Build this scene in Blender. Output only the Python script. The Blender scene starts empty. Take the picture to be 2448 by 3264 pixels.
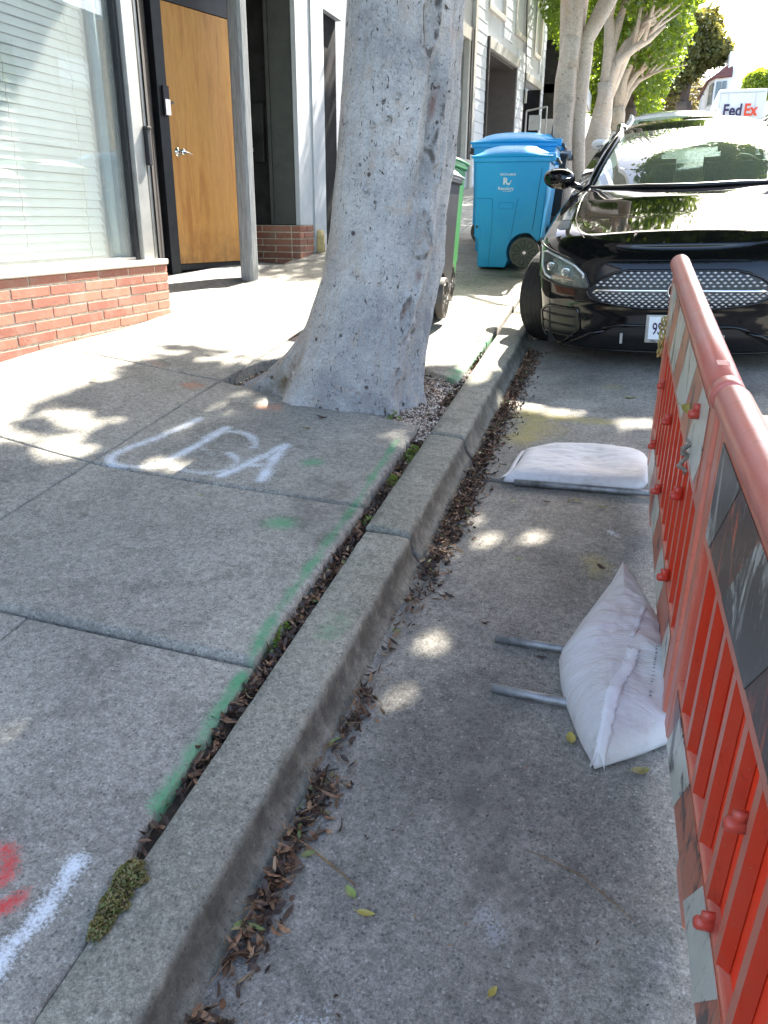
import bpy, math, random
import numpy as np
from mathutils import Vector, Matrix, noise as mn
random.seed(7); rng = np.random.default_rng(7)
S = bpy.context.scene
COL = S.collection

# ------------------------------------------------------------------ camera, world, sun
cd = bpy.data.cameras.new('camera'); cam = bpy.data.objects.new('camera', cd); COL.objects.link(cam)
cd.sensor_fit = 'VERTICAL'; cd.sensor_height = 24; cd.lens = 24 * 2492 / 3264; cd.clip_start = .02; cd.clip_end = 2000
PITCH = math.atan(934 / 2492); ROLL = math.radians(.43); YAW = math.radians(16.7)
F0 = Vector((0, math.cos(PITCH), -math.sin(PITCH))); R0 = Vector((1, 0, 0)); U0 = R0.cross(F0)
R1 = R0 * math.cos(ROLL) + U0 * math.sin(ROLL); U1 = U0 * math.cos(ROLL) - R0 * math.sin(ROLL)
RZ = Matrix.Rotation(YAW, 3, 'Z')
M3 = Matrix((RZ @ R1, RZ @ U1, RZ @ (-F0))).transposed()
cam.matrix_world = Matrix.Translation((0, 0, 1.5)) @ M3.to_4x4()
S.camera = cam

SUN_EL, SUN_AZ = math.radians(46), math.radians(13)      # azimuth from +Y towards +X
sv = Vector((math.cos(SUN_EL) * math.sin(SUN_AZ), math.cos(SUN_EL) * math.cos(SUN_AZ), math.sin(SUN_EL)))
w = bpy.data.worlds.new('World'); S.world = w; w.use_nodes = True
nt = w.node_tree; sky = nt.nodes.new('ShaderNodeTexSky'); sky.sky_type = 'NISHITA'; sky.sun_disc = False
sky.sun_elevation = SUN_EL; sky.sun_rotation = SUN_AZ; sky.air_density = 1.0; sky.dust_density = 2.6; sky.ozone_density = 1.0
bg = nt.nodes['Background']; bg.inputs[1].default_value = .125
nt.links.new(sky.outputs[0], bg.inputs[0])
sl = bpy.data.lights.new('sun', 'SUN'); sl.energy = 5.0; sl.angle = math.radians(.53); sl.color = (1, .94, .84)
so = bpy.data.objects.new('sun', sl); COL.objects.link(so); so.rotation_euler = sv.to_track_quat('Z', 'Y').to_euler(); so.location = (0, 0, 30)
S.view_settings.view_transform = 'Standard'; S.view_settings.look = 'None'; S.view_settings.exposure = 2.78; S.view_settings.gamma = 1
S.cycles.max_bounces = 8; S.cycles.transparent_max_bounces = 12

# ------------------------------------------------------------------ helpers
def tag(o, label=None, cat=None, group=None, kind=None):
    if label: o['label'] = label
    if cat: o['category'] = cat
    if group: o['group'] = group
    if kind: o['kind'] = kind
    return o
def empty(name, label=None, cat=None, group=None, loc=(0, 0, 0), rz=0, kind=None):
    o = bpy.data.objects.new(name, None); COL.objects.link(o); o.empty_display_size = .1
    o.location = loc; o.rotation_euler = (0, 0, rz)
    return tag(o, label, cat, group, kind)
def mkmesh(V, F, name='m', smooth=False):
    me = bpy.data.meshes.new(name)
    V = np.asarray(V, dtype=np.float32).reshape(-1, 3)
    if isinstance(F, np.ndarray):
        n, k = F.shape
        me.vertices.add(len(V)); me.vertices.foreach_set('co', V.ravel())
        me.loops.add(n * k); me.loops.foreach_set('vertex_index', F.astype(np.int32).ravel())
        me.polygons.add(n); me.polygons.foreach_set('loop_start', np.arange(0, n * k, k, dtype=np.int32))
        me.polygons.foreach_set('loop_total', np.full(n, k, dtype=np.int32))
        me.update(calc_edges=True)
    else:
        me.from_pydata([tuple(map(float, v)) for v in V], [], [tuple(f) for f in F]); me.update()
    if smooth: me.polygons.foreach_set('use_smooth', np.ones(len(me.polygons), dtype=bool))
    return me
def link(name, me, mat=None, parent=None, **k):
    o = bpy.data.objects.new(name, me); COL.objects.link(o)
    if mat: me.materials.clear(); me.materials.append(mat)
    if parent: o.parent = parent
    for a, b in k.items(): o[a] = b
    return o
def bevel(o, wdt=.004, seg=2, ang=.6):
    m = o.modifiers.new('bevel', 'BEVEL'); m.width = wdt; m.segments = seg; m.limit_method = 'ANGLE'; m.angle_limit = ang
    return o
class G:
    def __init__(s): s.V = []; s.F = []
    def add(s, V, F):
        b = len(s.V); s.V += [tuple(v) for v in V]; s.F += [tuple(i + b for i in f) for f in F]; return s
    def box(s, a, b):
        (x0, y0, z0), (x1, y1, z1) = a, b
        return s.add([(x0, y0, z0), (x1, y0, z0), (x1, y1, z0), (x0, y1, z0), (x0, y0, z1), (x1, y0, z1), (x1, y1, z1), (x0, y1, z1)],
                     [(0, 3, 2, 1), (4, 5, 6, 7), (0, 1, 5, 4), (1, 2, 6, 5), (2, 3, 7, 6), (3, 0, 4, 7)])
    def obox(s, o, ex, ey, ez):
        o, ex, ey, ez = map(Vector, (o, ex, ey, ez))
        return s.add([o, o + ex, o + ex + ey, o + ey, o + ez, o + ex + ez, o + ex + ey + ez, o + ey + ez],
                     [(0, 3, 2, 1), (4, 5, 6, 7), (0, 1, 5, 4), (1, 2, 6, 5), (2, 3, 7, 6), (3, 0, 4, 7)])
    def tube(s, P, R, n=12, cap=True, jit=0, seed=0):
        P = [Vector(p) for p in P]
        if not hasattr(R, '__len__'): R = [R] * len(P)
        T = []
        for i in range(len(P)):
            t = P[min(i + 1, len(P) - 1)] - P[max(i - 1, 0)]; T.append(t.normalized())
        a = T[0].orthogonal().normalized(); V = []; F = []
        for i, p in enumerate(P):
            a = (a - T[i] * a.dot(T[i])).normalized(); b = T[i].cross(a)
            for k in range(n):
                th = 2 * math.pi * k / n; r = R[i]
                if jit: r *= 1 + jit * mn.noise(Vector((math.cos(th) * 1.5 + seed, math.sin(th) * 1.5, i * .45)))
                V.append(p + (a * math.cos(th) + b * math.sin(th)) * r)
        for i in range(len(P) - 1):
            for k in range(n):
                k2 = (k + 1) % n; F.append((i * n + k, i * n + k2, (i + 1) * n + k2, (i + 1) * n + k))
        if cap: F.append(tuple(range(n))[::-1]); F.append(tuple((len(P) - 1) * n + k for k in range(n)))
        return s.add(V, F)
    def prism(s, poly, ax, lo, hi):
        # poly in 2D, extruded along axis ax
        def m(p, t): 
            return {0: (t, p[0], p[1]), 1: (p[0], t, p[1]), 2: (p[0], p[1], t)}[ax]
        n = len(poly); V = [m(p, lo) for p in poly] + [m(p, hi) for p in poly]
        F = [tuple(range(n)), tuple(range(2 * n - 1, n - 1, -1))] + [(i, i + n, (i + 1) % n + n, (i + 1) % n) for i in range(n)]
        return s.add(V, F)
    def grid(s, fn, nu, nv):
        V = [fn(i / nu, j / nv) for i in range(nu + 1) for j in range(nv + 1)]
        F = [(i * (nv + 1) + j, (i + 1) * (nv + 1) + j, (i + 1) * (nv + 1) + j + 1, i * (nv + 1) + j + 1) for i in range(nu) for j in range(nv)]
        return s.add(V, F)
    def obj(s, name, mat, parent=None, smooth=False, **k):
        me = mkmesh(s.V, s.F, name, smooth)
        return link(name, me, mat, parent, **k)
    def mesh(s, name, smooth=False): return mkmesh(s.V, s.F, name, smooth)

# ---- materials
def newmat(name):
    m = bpy.data.materials.new(name); m.use_nodes = True; t = m.node_tree
    return m, t, t.nodes['Principled BSDF']
def N(t, kind, **k):
    n = t.nodes.new('ShaderNode' + kind)
    for a, b in k.items():
        if a[0] == 'i' and a[1:].isdigit(): n.inputs[int(a[1:])].default_value = b
        else: setattr(n, a, b)
    return n
def noise(t, vec, scale, detail=4, rough=.55, dist=0):
    n = N(t, 'TexNoise'); n.inputs['Scale'].default_value = scale; n.inputs['Detail'].default_value = detail
    n.inputs['Roughness'].default_value = rough; n.inputs['Distortion'].default_value = dist
    if vec is not None: t.links.new(vec, n.inputs['Vector'])
    return n.outputs['Fac']
def ramp(t, fac, stops):
    r = N(t, 'ValToRGB'); e = r.color_ramp.elements
    while len(e) < len(stops): e.new(.5)
    for i, (p, c) in enumerate(stops):
        e[i].position = p; e[i].color = (*c, 1) if len(c) == 3 else c
    t.links.new(fac, r.inputs[0]); return r.outputs['Color']
def gray(t, fac, a, b, lo=0., hi=1.):
    m = N(t, 'MapRange'); t.links.new(fac, m.inputs[0])
    m.inputs[1].default_value = a; m.inputs[2].default_value = b; m.inputs[3].default_value = lo; m.inputs[4].default_value = hi
    return m.outputs[0]
def mix(t, fac, a, b, mode='MIX'):
    m = N(t, 'Mix', data_type='RGBA', blend_type=mode)
    for sock, val in ((m.inputs[0], fac), (m.inputs[6], a), (m.inputs[7], b)):
        if hasattr(val, 'links') or hasattr(val, 'is_output'): t.links.new(val, sock)
        elif isinstance(val, (int, float)): sock.default_value = val
        else: sock.default_value = (*val, 1) if len(val) == 3 else val
    return m.outputs[2]
def math_(t, op, a, b=0.):
    m = N(t, 'Math', operation=op)
    for i, v in enumerate((a, b)):
        if isinstance(v, (int, float)): m.inputs[i].default_value = v
        else: t.links.new(v, m.inputs[i])
    return m.outputs[0]
def bump(t, h, strength=.3, dist=.01, prev=None):
    b = N(t, 'Bump'); b.inputs['Strength'].default_value = strength; b.inputs['Distance'].default_value = dist
    t.links.new(h, b.inputs['Height'])
    if prev is not None: t.links.new(prev, b.inputs['Normal'])
    return b.outputs['Normal']
def objco(t, scale=None, world=False):
    c = N(t, 'NewGeometry').outputs['Position'] if world else N(t, 'TexCoord').outputs['Object']
    if scale:
        m = N(t, 'Mapping'); m.inputs['Scale'].default_value = scale; t.links.new(c, m.inputs['Vector']); c = m.outputs['Vector']
    return c
def simple(name, col, rough=.6, metal=0., var=.25, scale=8, bmp=.15, bscale=60, coat=0., spec=.5, dirt=None, dirtamt=.5, dscale=3):
    m, t, p = newmat(name); c = objco(t)
    v = noise(t, c, scale, 5)
    base = mix(t, gray(t, v, .3, .7), tuple(x * (1 - var) for x in col), tuple(min(1, x * (1 + var)) for x in col))
    if dirt:
        d = noise(t, c, dscale, 7, .7); base = mix(t, gray(t, d, .45, .75, 0, dirtamt), base, dirt)
    t.links.new(base, p.inputs['Base Color'])
    p.inputs['Roughness'].default_value = rough; p.inputs['Metallic'].default_value = metal
    p.inputs['Specular IOR Level'].default_value = spec
    if coat: p.inputs['Coat Weight'].default_value = coat; p.inputs['Coat Roughness'].default_value = .02
    if bmp: t.links.new(bump(t, noise(t, c, bscale, 4), bmp, .004), p.inputs['Normal'])
    return m
def concrete(name, c1, c2, paint=False, agg=1.0, stain=(.10, .095, .08), rough=.85):
    m, t, p = newmat(name); c = objco(t, world=True)
    big = noise(t, c, 1.3, 6, .6); med = noise(t, c, 9, 6, .65); fine = noise(t, c, 140, 3, .7); fin2 = noise(t, c, 420, 2, .6)
    base = mix(t, gray(t, big, .35, .65), c1, c2)
    base = mix(t, gray(t, med, .52, .72, 0, .45), base, stain)
    bl = noise(t, c, 3.4, 6, .7, .5); base = mix(t, gray(t, bl, .54, .66, 0, .38), base, stain)
    lt = noise(t, c, 2.1, 5, .65, .3); base = mix(t, gray(t, lt, .56, .70, 0, .30), base, (.42, .40, .34))
    m40 = noise(t, c, 45, 4, .65); base = mix(t, 1.0, base, gray(t, m40, .3, .7, .70, 1.28), 'MULTIPLY')
    g = math_(t, 'MULTIPLY', gray(t, fine, .3, .7, .62, 1.4), gray(t, fin2, .3, .7, .68, 1.34))
    base = mix(t, 1.0, base, g, 'MULTIPLY')
    vo = N(t, 'TexVoronoi'); vo.inputs['Scale'].default_value = 95; t.links.new(c, vo.inputs['Vector'])
    sel = N(t, 'SeparateColor'); t.links.new(vo.outputs['Color'], sel.inputs[0])
    dark = math_(t, 'MULTIPLY', math_(t, 'LESS_THAN', sel.outputs[0], .14 * agg), math_(t, 'LESS_THAN', vo.outputs['Distance'], .38))
    lite = math_(t, 'MULTIPLY', math_(t, 'GREATER_THAN', sel.outputs[1], 1 - .045 * agg), math_(t, 'LESS_THAN', vo.outputs['Distance'], .33))
    base = mix(t, math_(t, 'MULTIPLY', dark, .5), base, (.055, .055, .055)); base = mix(t, math_(t, 'MULTIPLY', lite, .45), base, (.5, .48, .44))
    h = math_(t, 'ADD', math_(t, 'MULTIPLY', fine, .6), math_(t, 'MULTIPLY', med, .5))
    if paint:
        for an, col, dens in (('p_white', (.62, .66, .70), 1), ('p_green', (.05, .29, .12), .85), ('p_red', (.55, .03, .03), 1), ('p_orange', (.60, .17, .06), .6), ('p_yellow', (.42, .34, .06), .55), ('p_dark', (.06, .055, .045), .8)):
            a = N(t, 'Attribute', attribute_name=an).outputs['Fac']
            sp = math_(t, 'ADD', gray(t, fine, .35, .65, -.28, .28), gray(t, med, .35, .65, -.22, .22))
            k = gray(t, math_(t, 'ADD', a, math_(t, 'MULTIPLY', sp, gray(t, a, 0, .1, 0, 1))), .12, .85, 0, .93 * dens)
            base = mix(t, k, base, col)
    t.links.new(base, p.inputs['Base Color']); p.inputs['Roughness'].default_value = rough; p.inputs['Specular IOR Level'].default_value = .3
    n1 = bump(t, h, .5, .006); n2 = bump(t, fin2, .35, .002, n1)
    t.links.new(n2, p.inputs['Normal'])
    return m

M = {}
M['walk'] = concrete('sidewalk_concrete', (.198, .190, .167), (.300, .285, .244), True)
M['walk_far'] = concrete('sidewalk_concrete_far', (.33, .31, .27), (.42, .40, .35), False, .6)
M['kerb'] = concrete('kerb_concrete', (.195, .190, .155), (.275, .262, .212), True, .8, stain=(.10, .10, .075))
M['road'] = concrete('road_concrete', (.160, .150, .133), (.300, .282, .243), True, 1.2)
M['slab_side'] = concrete('slab_edge', (.16, .16, .15), (.24, .235, .22), False, 1.6)
M['mortar'] = simple('mortar', (.58, .52, .40), .9, var=.3, scale=30, bmp=.5, bscale=120)
M['dirt'] = simple('soil', (.045, .032, .022), .95, var=.5, scale=40, bmp=1, bscale=150)
M['white_trim'] = simple('cream_sill_paint', (.62, .58, .50), .55, var=.1, dirt=(.35, .3, .22), dirtamt=.4, dscale=9)
M['alu'] = simple('aluminium', (.42, .42, .40), .45, .6, var=.08, dirt=(.2, .2, .19), dirtamt=.4)
M['dark_frame'] = simple('dark_frame', (.018, .018, .020), .4, var=.3)
M['door_frame'] = simple('charcoal_door_frame', (.022, .022, .024), .5, var=.3)
M['charcoal'] = simple('charcoal_paint', (.035, .034, .033), .6, var=.3, scale=5, spec=.15, dirt=(.09, .085, .075), dirtamt=.5)
M['olive'] = simple('grey_green_paint', (.085, .088, .080), .5, var=.15, dirt=(.14, .14, .12), dirtamt=.5)
M['pale_wall'] = simple('pale_grey_wall', (.52, .53, .55), .7, var=.06, dirt=(.35, .34, .3), dirtamt=.3)
M['dark_glass'] = simple('dark_window_pane', (.10, .13, .14), .12, var=.1, bmp=0)
M['steel'] = simple('galvanised_steel', (.26, .27, .28), .5, .6, var=.3, scale=20, dirt=(.07, .055, .04), dirtamt=.8, dscale=14)
M['chrome'] = simple('chrome', (.85, .85, .87), .08, 1, var=.02, bmp=0)
M['rubber'] = simple('tyre_rubber', (.022, .021, .020), .8, var=.3, scale=30)
M['wheel_plastic'] = simple('black_cart_plastic', (.085, .075, .065), .5, var=.3)
M['black_plastic'] = simple('black_trim', (.008, .008, .009), .35, var=.2)
M['cart_black'] = simple('black_cart_body', (.020, .020, .023), .45, var=.25, dirt=(.07, .07, .07), dirtamt=.4)
M['cart_blue'] = simple('blue_cart_plastic', (.006, .33, .70), .38, var=.05, scale=3, bmp=.12, bscale=220, dirt=(.04, .38, .66), dirtamt=.5)
M['cart_blue_dark'] = simple('blue_cart_groove', (.006, .13, .32), .5, var=.05)
M['cart_green'] = simple('green_cart_plastic', (.055, .23, .065), .4, var=.06, scale=3, bmp=.12, bscale=220, dirt=(.09, .26, .09), dirtamt=.5)
M['cart_grey'] = simple('grey_cart_lid', (.28, .30, .33), .45, var=.1)
M['decal'] = simple('white_print', (.75, .78, .8), .6, var=.05, bmp=0)
M['dark_matte'] = simple('dark_grey_matte', (.022, .021, .022), .8, var=.3, spec=.12)
M['brown_wall'] = simple('dark_brown_wall', (.045, .038, .034), .7, var=.2)
M['trim_cream'] = simple('cream_trim', (.50, .48, .44), .6, var=.08)
M['siding'] = simple('white_siding', (.68, .71, .76), .6, var=.05, scale=4, dirt=(.45, .45, .44), dirtamt=.4)
M['garage_door'] = simple('garage_brown_door', (.075, .062, .055), .55, var=.15)
M['blue_wall'] = simple('pale_blue_return', (.36, .42, .50), .6, var=.06)
M['white_paint'] = simple('white_van_paint', (.70, .70, .70), .4, var=.04)
M['fed'] = simple('purple_lettering', (.035, .02, .08), .5, bmp=0, var=.05)
M['ex'] = simple('orange_red_lettering', (.75, .06, .02), .5, bmp=0, var=.05)
M['roof_red'] = simple('red_brown_tiles', (.13, .045, .035), .7, var=.3, scale=15)
M['interior'] = simple('dark_room', (.03, .03, .03), .9, var=.3)
M['seat'] = simple('black_leather_seat', (.025, .025, .026), .5, var=.2)
M['blind'] = simple('aluminium_blind_slat', (.84, .87, .82), .5, var=.05, bmp=0)
M['string'] = simple('blind_cord', (.45, .43, .32), .8, bmp=0)
M['twig'] = simple('dry_twig', (.22, .13, .06), .8, var=.4, scale=60)
M['printing'] = simple('dark_grey_print', (.10, .10, .12), .7, bmp=0)

def mat_brick():
    m, t, p = newmat('red_brick'); c = objco(t, world=True)
    oi = N(t, 'ObjectInfo').outputs['Random']
    base = ramp(t, oi, [(0, (.27, .095, .062)), (.35, (.36, .14, .09)), (.7, (.42, .18, .115)), (1, (.31, .115, .08))])
    v = noise(t, c, 60, 5, .7); base = mix(t, 1, base, gray(t, v, .3, .7, .75, 1.2), 'MULTIPLY')
    d = noise(t, c, 7, 6, .7); base = mix(t, gray(t, d, .48, .75, 0, .6), base, (.36, .29, .22))
    t.links.new(base, p.inputs['Base Color']); p.inputs['Roughness'].default_value = .8
    t.links.new(bump(t, v, .6, .004), p.inputs['Normal']); return m
M['brick'] = mat_brick()

def mat_ply():
    m, t, p = newmat('plywood_door'); c = objco(t, (6, 6, .55))
    g = noise(t, c, 5, 6, .6, 1.2)
    base = ramp(t, g, [(.2, (.50, .225, .048)), (.5, (.60, .29, .070)), (.8, (.66, .35, .10))])
    c2 = objco(t, (2.2, 2.2, .25)); st = noise(t, c2, 4, 5, .6, .6)
    base = mix(t, gray(t, st, .52, .68, 0, .65), base, (.36, .12, .022))
    c3 = objco(t); sx = N(t, 'SeparateXYZ'); t.links.new(c3, sx.inputs[0])
    dirt = math_(t, 'MULTIPLY', gray(t, sx.outputs[2], .0, .35, 1, 0), gray(t, noise(t, c3, 14, 5), .3, .65, .1, 1))
    base = mix(t, math_(t, 'MULTIPLY', dirt, .55), base, (.10, .065, .035))
    fg = noise(t, objco(t, (60, 60, 2)), 6, 4, .6); base = mix(t, 1, base, gray(t, fg, .3, .7, .85, 1.12), 'MULTIPLY')
    t.links.new(base, p.inputs['Base Color']); p.inputs['Roughness'].default_value = .55
    t.links.new(bump(t, fg, .15, .002), p.inputs['Normal']); return m
M['ply'] = mat_ply()

def mat_wood_grey():
    m, t, p = newmat('weathered_grey_post'); c = objco(t, (10, 10, .8))
    g = noise(t, c, 6, 7, .65, .8); base = ramp(t, g, [(.3, (.17, .175, .175)), (.6, (.33, .34, .34)), (.8, (.42, .42, .40))])
    d = noise(t, objco(t), 18, 6, .7); base = mix(t, gray(t, d, .6, .8, 0, .6), base, (.14, .12, .09))
    t.links.new(base, p.inputs['Base Color']); p.inputs['Roughness'].default_value = .6
    t.links.new(bump(t, g, .5, .003), p.inputs['Normal']); return m
M['post'] = mat_wood_grey()

def mat_bark(name, c1, c2, spot, warm, sc=1., amt=.9):
    m, t, p = newmat(name); c = objco(t, world=True)
    big = noise(t, c, 2.2 * sc, 5, .6, .4); base = mix(t, gray(t, big, .35, .65), c1, c2)
    wr = noise(t, objco(t, (1, 1, 1.8), world=True), 26 * sc, 7, .75, .9)
    base = mix(t, 1, base, gray(t, wr, .3, .7, .76, 1.18), 'MULTIPLY')
    fg = noise(t, objco(t, (1, 1, .6), world=True), 150 * sc, 3, .7); base = mix(t, 1, base, gray(t, fg, .3, .7, .74, 1.2), 'MULTIPLY')
    pt = noise(t, c, 5 * sc, 6, .75, 1.2); base = mix(t, gray(t, pt, .53, .68, 0, .65), base, warm)
    gp = noise(t, objco(t, (1, 1, .6), world=True), 3.2 * sc, 6, .7, .8); base = mix(t, gray(t, gp, .56, .68, 0, .5), base, (.20, .19, .18))
    # dark flecks, lenticels and fine vertical cracks
    fl = noise(t, objco(t, (1, 1, .55), world=True), 42 * sc, 3, .6, 1.5); k1 = gray(t, fl, .615, .68, 0, amt)
    cr = noise(t, objco(t, (1, 1, .33), world=True), 17 * sc, 7, .8, 2.5); k2 = gray(t, cr, .625, .69, 0, amt)
    hz = noise(t, objco(t, (1, 1, 3.5), world=True), 30 * sc, 4, .7, 1.); k3 = gray(t, hz, .62, .70, 0, amt * .6)
    vo = N(t, 'TexVoronoi'); vo.inputs['Scale'].default_value = 13 * sc; t.links.new(c, vo.inputs['Vector'])
    se = N(t, 'SeparateColor'); t.links.new(vo.outputs['Color'], se.inputs[0])
    k4 = math_(t, 'MULTIPLY', math_(t, 'LESS_THAN', se.outputs[0], .22), gray(t, vo.outputs['Distance'], .12, .20, amt, 0))
    k = math_(t, 'MAXIMUM', math_(t, 'MAXIMUM', k1, k2), math_(t, 'MAXIMUM', k3, k4))
    sc_ = N(t, 'Attribute', attribute_name='scar').outputs['Fac']; k = math_(t, 'MAXIMUM', k, gray(t, math_(t, 'ADD', sc_, gray(t, pt, .3, .7, -.45, .45)), .35, .8, 0, .9))
    base = mix(t, k, base, spot)
    rd = N(t, 'Attribute', attribute_name='raw').outputs['Fac']; base = mix(t, rd, base, (.17, .055, .03))
    gr = N(t, 'Attribute', attribute_name='soily').outputs['Fac']; base = mix(t, math_(t, 'MULTIPLY', gr, gray(t, pt, .35, .55, 0, .85)), base, (.10, .075, .035))
    t.links.new(base, p.inputs['Base Color']); p.inputs['Roughness'].default_value = .8
    hgt = math_(t, 'SUBTRACT', math_(t, 'MULTIPLY', wr, .5), k)
    t.links.new(bump(t, hgt, .6, .006), p.inputs['Normal']); return m
M['bark'] = mat_bark('pale_grey_bark', (.30, .295, .285), (.54, .515, .47), (.075, .062, .052), (.44, .34, .25), 1., 1.)
M['bark2'] = mat_bark('tan_bark', (.50, .42, .34), (.66, .57, .47), (.16, .12, .09), (.56, .38, .24), .8, .7)
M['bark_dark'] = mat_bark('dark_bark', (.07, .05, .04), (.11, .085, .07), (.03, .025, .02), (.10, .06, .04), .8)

def mat_leaf(name, a, b, trans=.45, back=(.30, .42, .02)):
    m = bpy.data.materials.new(name); m.use_nodes = True; t = m.node_tree; t.nodes.clear()
    out = N(t, 'OutputMaterial'); c = objco(t, world=True)
    at = N(t, 'Attribute', attribute_name='var').outputs['Fac']
    col = mix(t, at, a, b); col = mix(t, gray(t, noise(t, c, 1.2, 3), .35, .65, 0, .5), col, b)
    d = N(t, 'BsdfPrincipled'); t.links.new(col, d.inputs['Base Color']); d.inputs['Roughness'].default_value = .38
    tr = N(t, 'BsdfTranslucent'); t.links.new(mix(t, at, tuple(x * .7 for x in back), back), tr.inputs[0])
    mx = N(t, 'MixShader'); mx.inputs[0].default_value = trans; t.links.new(d.outputs[0], mx.inputs[1]); t.links.new(tr.outputs[0], mx.inputs[2])
    t.links.new(mx.outputs[0], out.inputs[0]); return m
M['leaf'] = mat_leaf('ficus_leaves', (.035, .085, .018), (.10, .17, .03))
M['leaf_pine'] = mat_leaf('pine_needles', (.055, .075, .025), (.14, .14, .045), .35, (.34, .30, .04))
M['leaf_dry'] = mat_leaf('hazy_shrub_leaves', (.11, .12, .05), (.24, .20, .10), .4, (.45, .38, .12))
M['leaf_yel'] = mat_leaf('sunny_round_tree_leaves', (.08, .14, .02), (.20, .25, .03), .5, (.4, .5, .03))
M['weed'] = mat_leaf('weed_leaves', (.05, .12, .02), (.12, .22, .04), .35)
M['moss'] = mat_leaf('moss', (.13, .19, .035), (.34, .24, .12), .25, (.15, .15, .03))

def mat_litter(name, stops, rough=.6):
    m, t, p = newmat(name)
    at = N(t, 'Attribute', attribute_name='var').outputs['Fac']
    base = ramp(t, at, stops); v = noise(t, objco(t, world=True), 90, 4, .7)
    t.links.new(mix(t, 1, base, gray(t, v, .3, .7, .6, 1.3), 'MULTIPLY'), p.inputs['Base Color']); p.inputs['Roughness'].default_value = rough
    return m
M['litter'] = mat_litter('dead_leaf_litter', [(0, (.030, .020, .016)), (.3, (.065, .038, .026)), (.55, (.14, .075, .042)), (.8, (.30, .16, .085)), (.9, (.36, .24, .13)), (.94, (.15, .19, .06)), (1, (.24, .30, .10))])
M['gravel'] = mat_litter('pit_gravel', [(0, (.13, .10, .08)), (.35, (.30, .23, .18)), (.7, (.46, .38, .31)), (1, (.68, .62, .56))], .8)
M['leaf_green'] = simple('fallen_green_leaf', (.22, .30, .08), .45, var=.2, bmp=0)
M['leaf_yellow'] = simple('fallen_yellow_leaf', (.42, .36, .08), .5, var=.2, scale=50, dirt=(.2, .1, .03), dirtamt=.5, dscale=40, bmp=0)
M['leaf_brown'] = simple('fallen_brown_leaf', (.06, .03, .022), .6, var=.4, scale=50, bmp=0)
M['leaf_olive'] = simple('fallen_olive_leaf', (.22, .19, .06), .5, var=.4, scale=50, bmp=0)

def mat_glass(name, tint=(.8, .85, .82), refl=.28, rough=.0, body=.0, bodycol=(.5, .55, .5)):
    m = bpy.data.materials.new(name); m.use_nodes = True; t = m.node_tree; t.nodes.clear()
    out = N(t, 'OutputMaterial'); tr = N(t, 'BsdfTransparent'); tr.inputs[0].default_value = (*tint, 1)
    gl = N(t, 'BsdfGlossy'); gl.inputs['Roughness'].default_value = rough
    fr = N(t, 'LayerWeight'); f5 = math_(t, 'POWER', fr.outputs['Facing'], 4.0)
    f = math_(t, 'MINIMUM', math_(t, 'ADD', math_(t, 'MULTIPLY', f5, 1 - refl), refl), .97)
    mx = N(t, 'MixShader'); t.links.new(f, mx.inputs[0]); t.links.new(tr.outputs[0], mx.inputs[1]); t.links.new(gl.outputs[0], mx.inputs[2])
    o = mx.outputs[0]
    if body:
        df = N(t, 'BsdfDiffuse'); df.inputs[0].default_value = (*bodycol, 1); m2 = N(t, 'MixShader'); m2.inputs[0].default_value = body
        t.links.new(o, m2.inputs[1]); t.links.new(df.outputs[0], m2.inputs[2]); o = m2.outputs[0]
    t.links.new(o, out.inputs[0]); return m
M['shop_glass'] = mat_glass('shop_window_glass', (.97, .99, .98), .07, body=.16, bodycol=(.82, .88, .84))
M['glass'] = mat_glass('window_glass', (.45, .5, .5), .45)
M['windshield'] = mat_glass('windshield_glass', (.50, .64, .56), .17, body=.05, bodycol=(.45, .60, .50))
M['lamp_glass'] = mat_glass('headlamp_lens', (.8, .85, .83), .12)

def mat_paint(name, col, rough=.06):
    m, t, p = newmat(name); c = objco(t)
    p.inputs['Base Color'].default_value = (*col, 1); p.inputs['Roughness'].default_value = .4; p.inputs['Specular IOR Level'].default_value = 0.
    p.inputs['Coat Weight'].default_value = 1; p.inputs['Coat Roughness'].default_value = rough
    t.links.new(bump(t, noise(t, c, 6, 2), .012, .004), p.inputs['Normal'])
    d = noise(t, c, 260, 2, .6); t.links.new(gray(t, d, .68, .75, rough, .25), p.inputs['Coat Roughness'])
    return m
M['black_paint'] = mat_paint('glossy_black_car_paint', (.004, .004, .005), .03)
M['silver_paint'] = mat_paint('silver_car_paint', (.62, .63, .64), .08)

def mat_barrier(name, base, fade, amt=.5, scuff=.0):
    m, t, p = newmat(name); c = objco(t, world=True)
    a = noise(t, c, 6, 6, .65); col = mix(t, gray(t, a, .35, .7, 0, amt), base, fade)
    s = noise(t, objco(t, (1, 3, 1), world=True), 22, 7, .75, .6); col = mix(t, gray(t, s, .57, .70, 0, .6), col, tuple(x * .45 for x in base))
    if scuff:
        s2 = noise(t, objco(t, (1, 2.2, .8), world=True), 4.5, 7, .7, 1.0); col = mix(t, gray(t, s2, .56 - .17 * scuff, .62 - .14 * scuff, 0, .93), col, (.045, .045, .045))
        s3 = noise(t, objco(t, (1, 9, 1.5), world=True), 12, 6, .7, .3); col = mix(t, gray(t, s3, .60, .66, 0, .6), col, (.35, .36, .36))
    sp = noise(t, c, 160, 2, .6); col = mix(t, gray(t, sp, .68, .74, 0, .5), col, (.5, .35, .3))
    t.links.new(col, p.inputs['Base Color']); p.inputs['Roughness'].default_value = .34
    t.links.new(bump(t, s, .15, .003), p.inputs['Normal']); return m
M['bar_red'] = mat_barrier('orange_red_plastic', (.72, .045, .012), (.60, .10, .05), .7)
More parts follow.
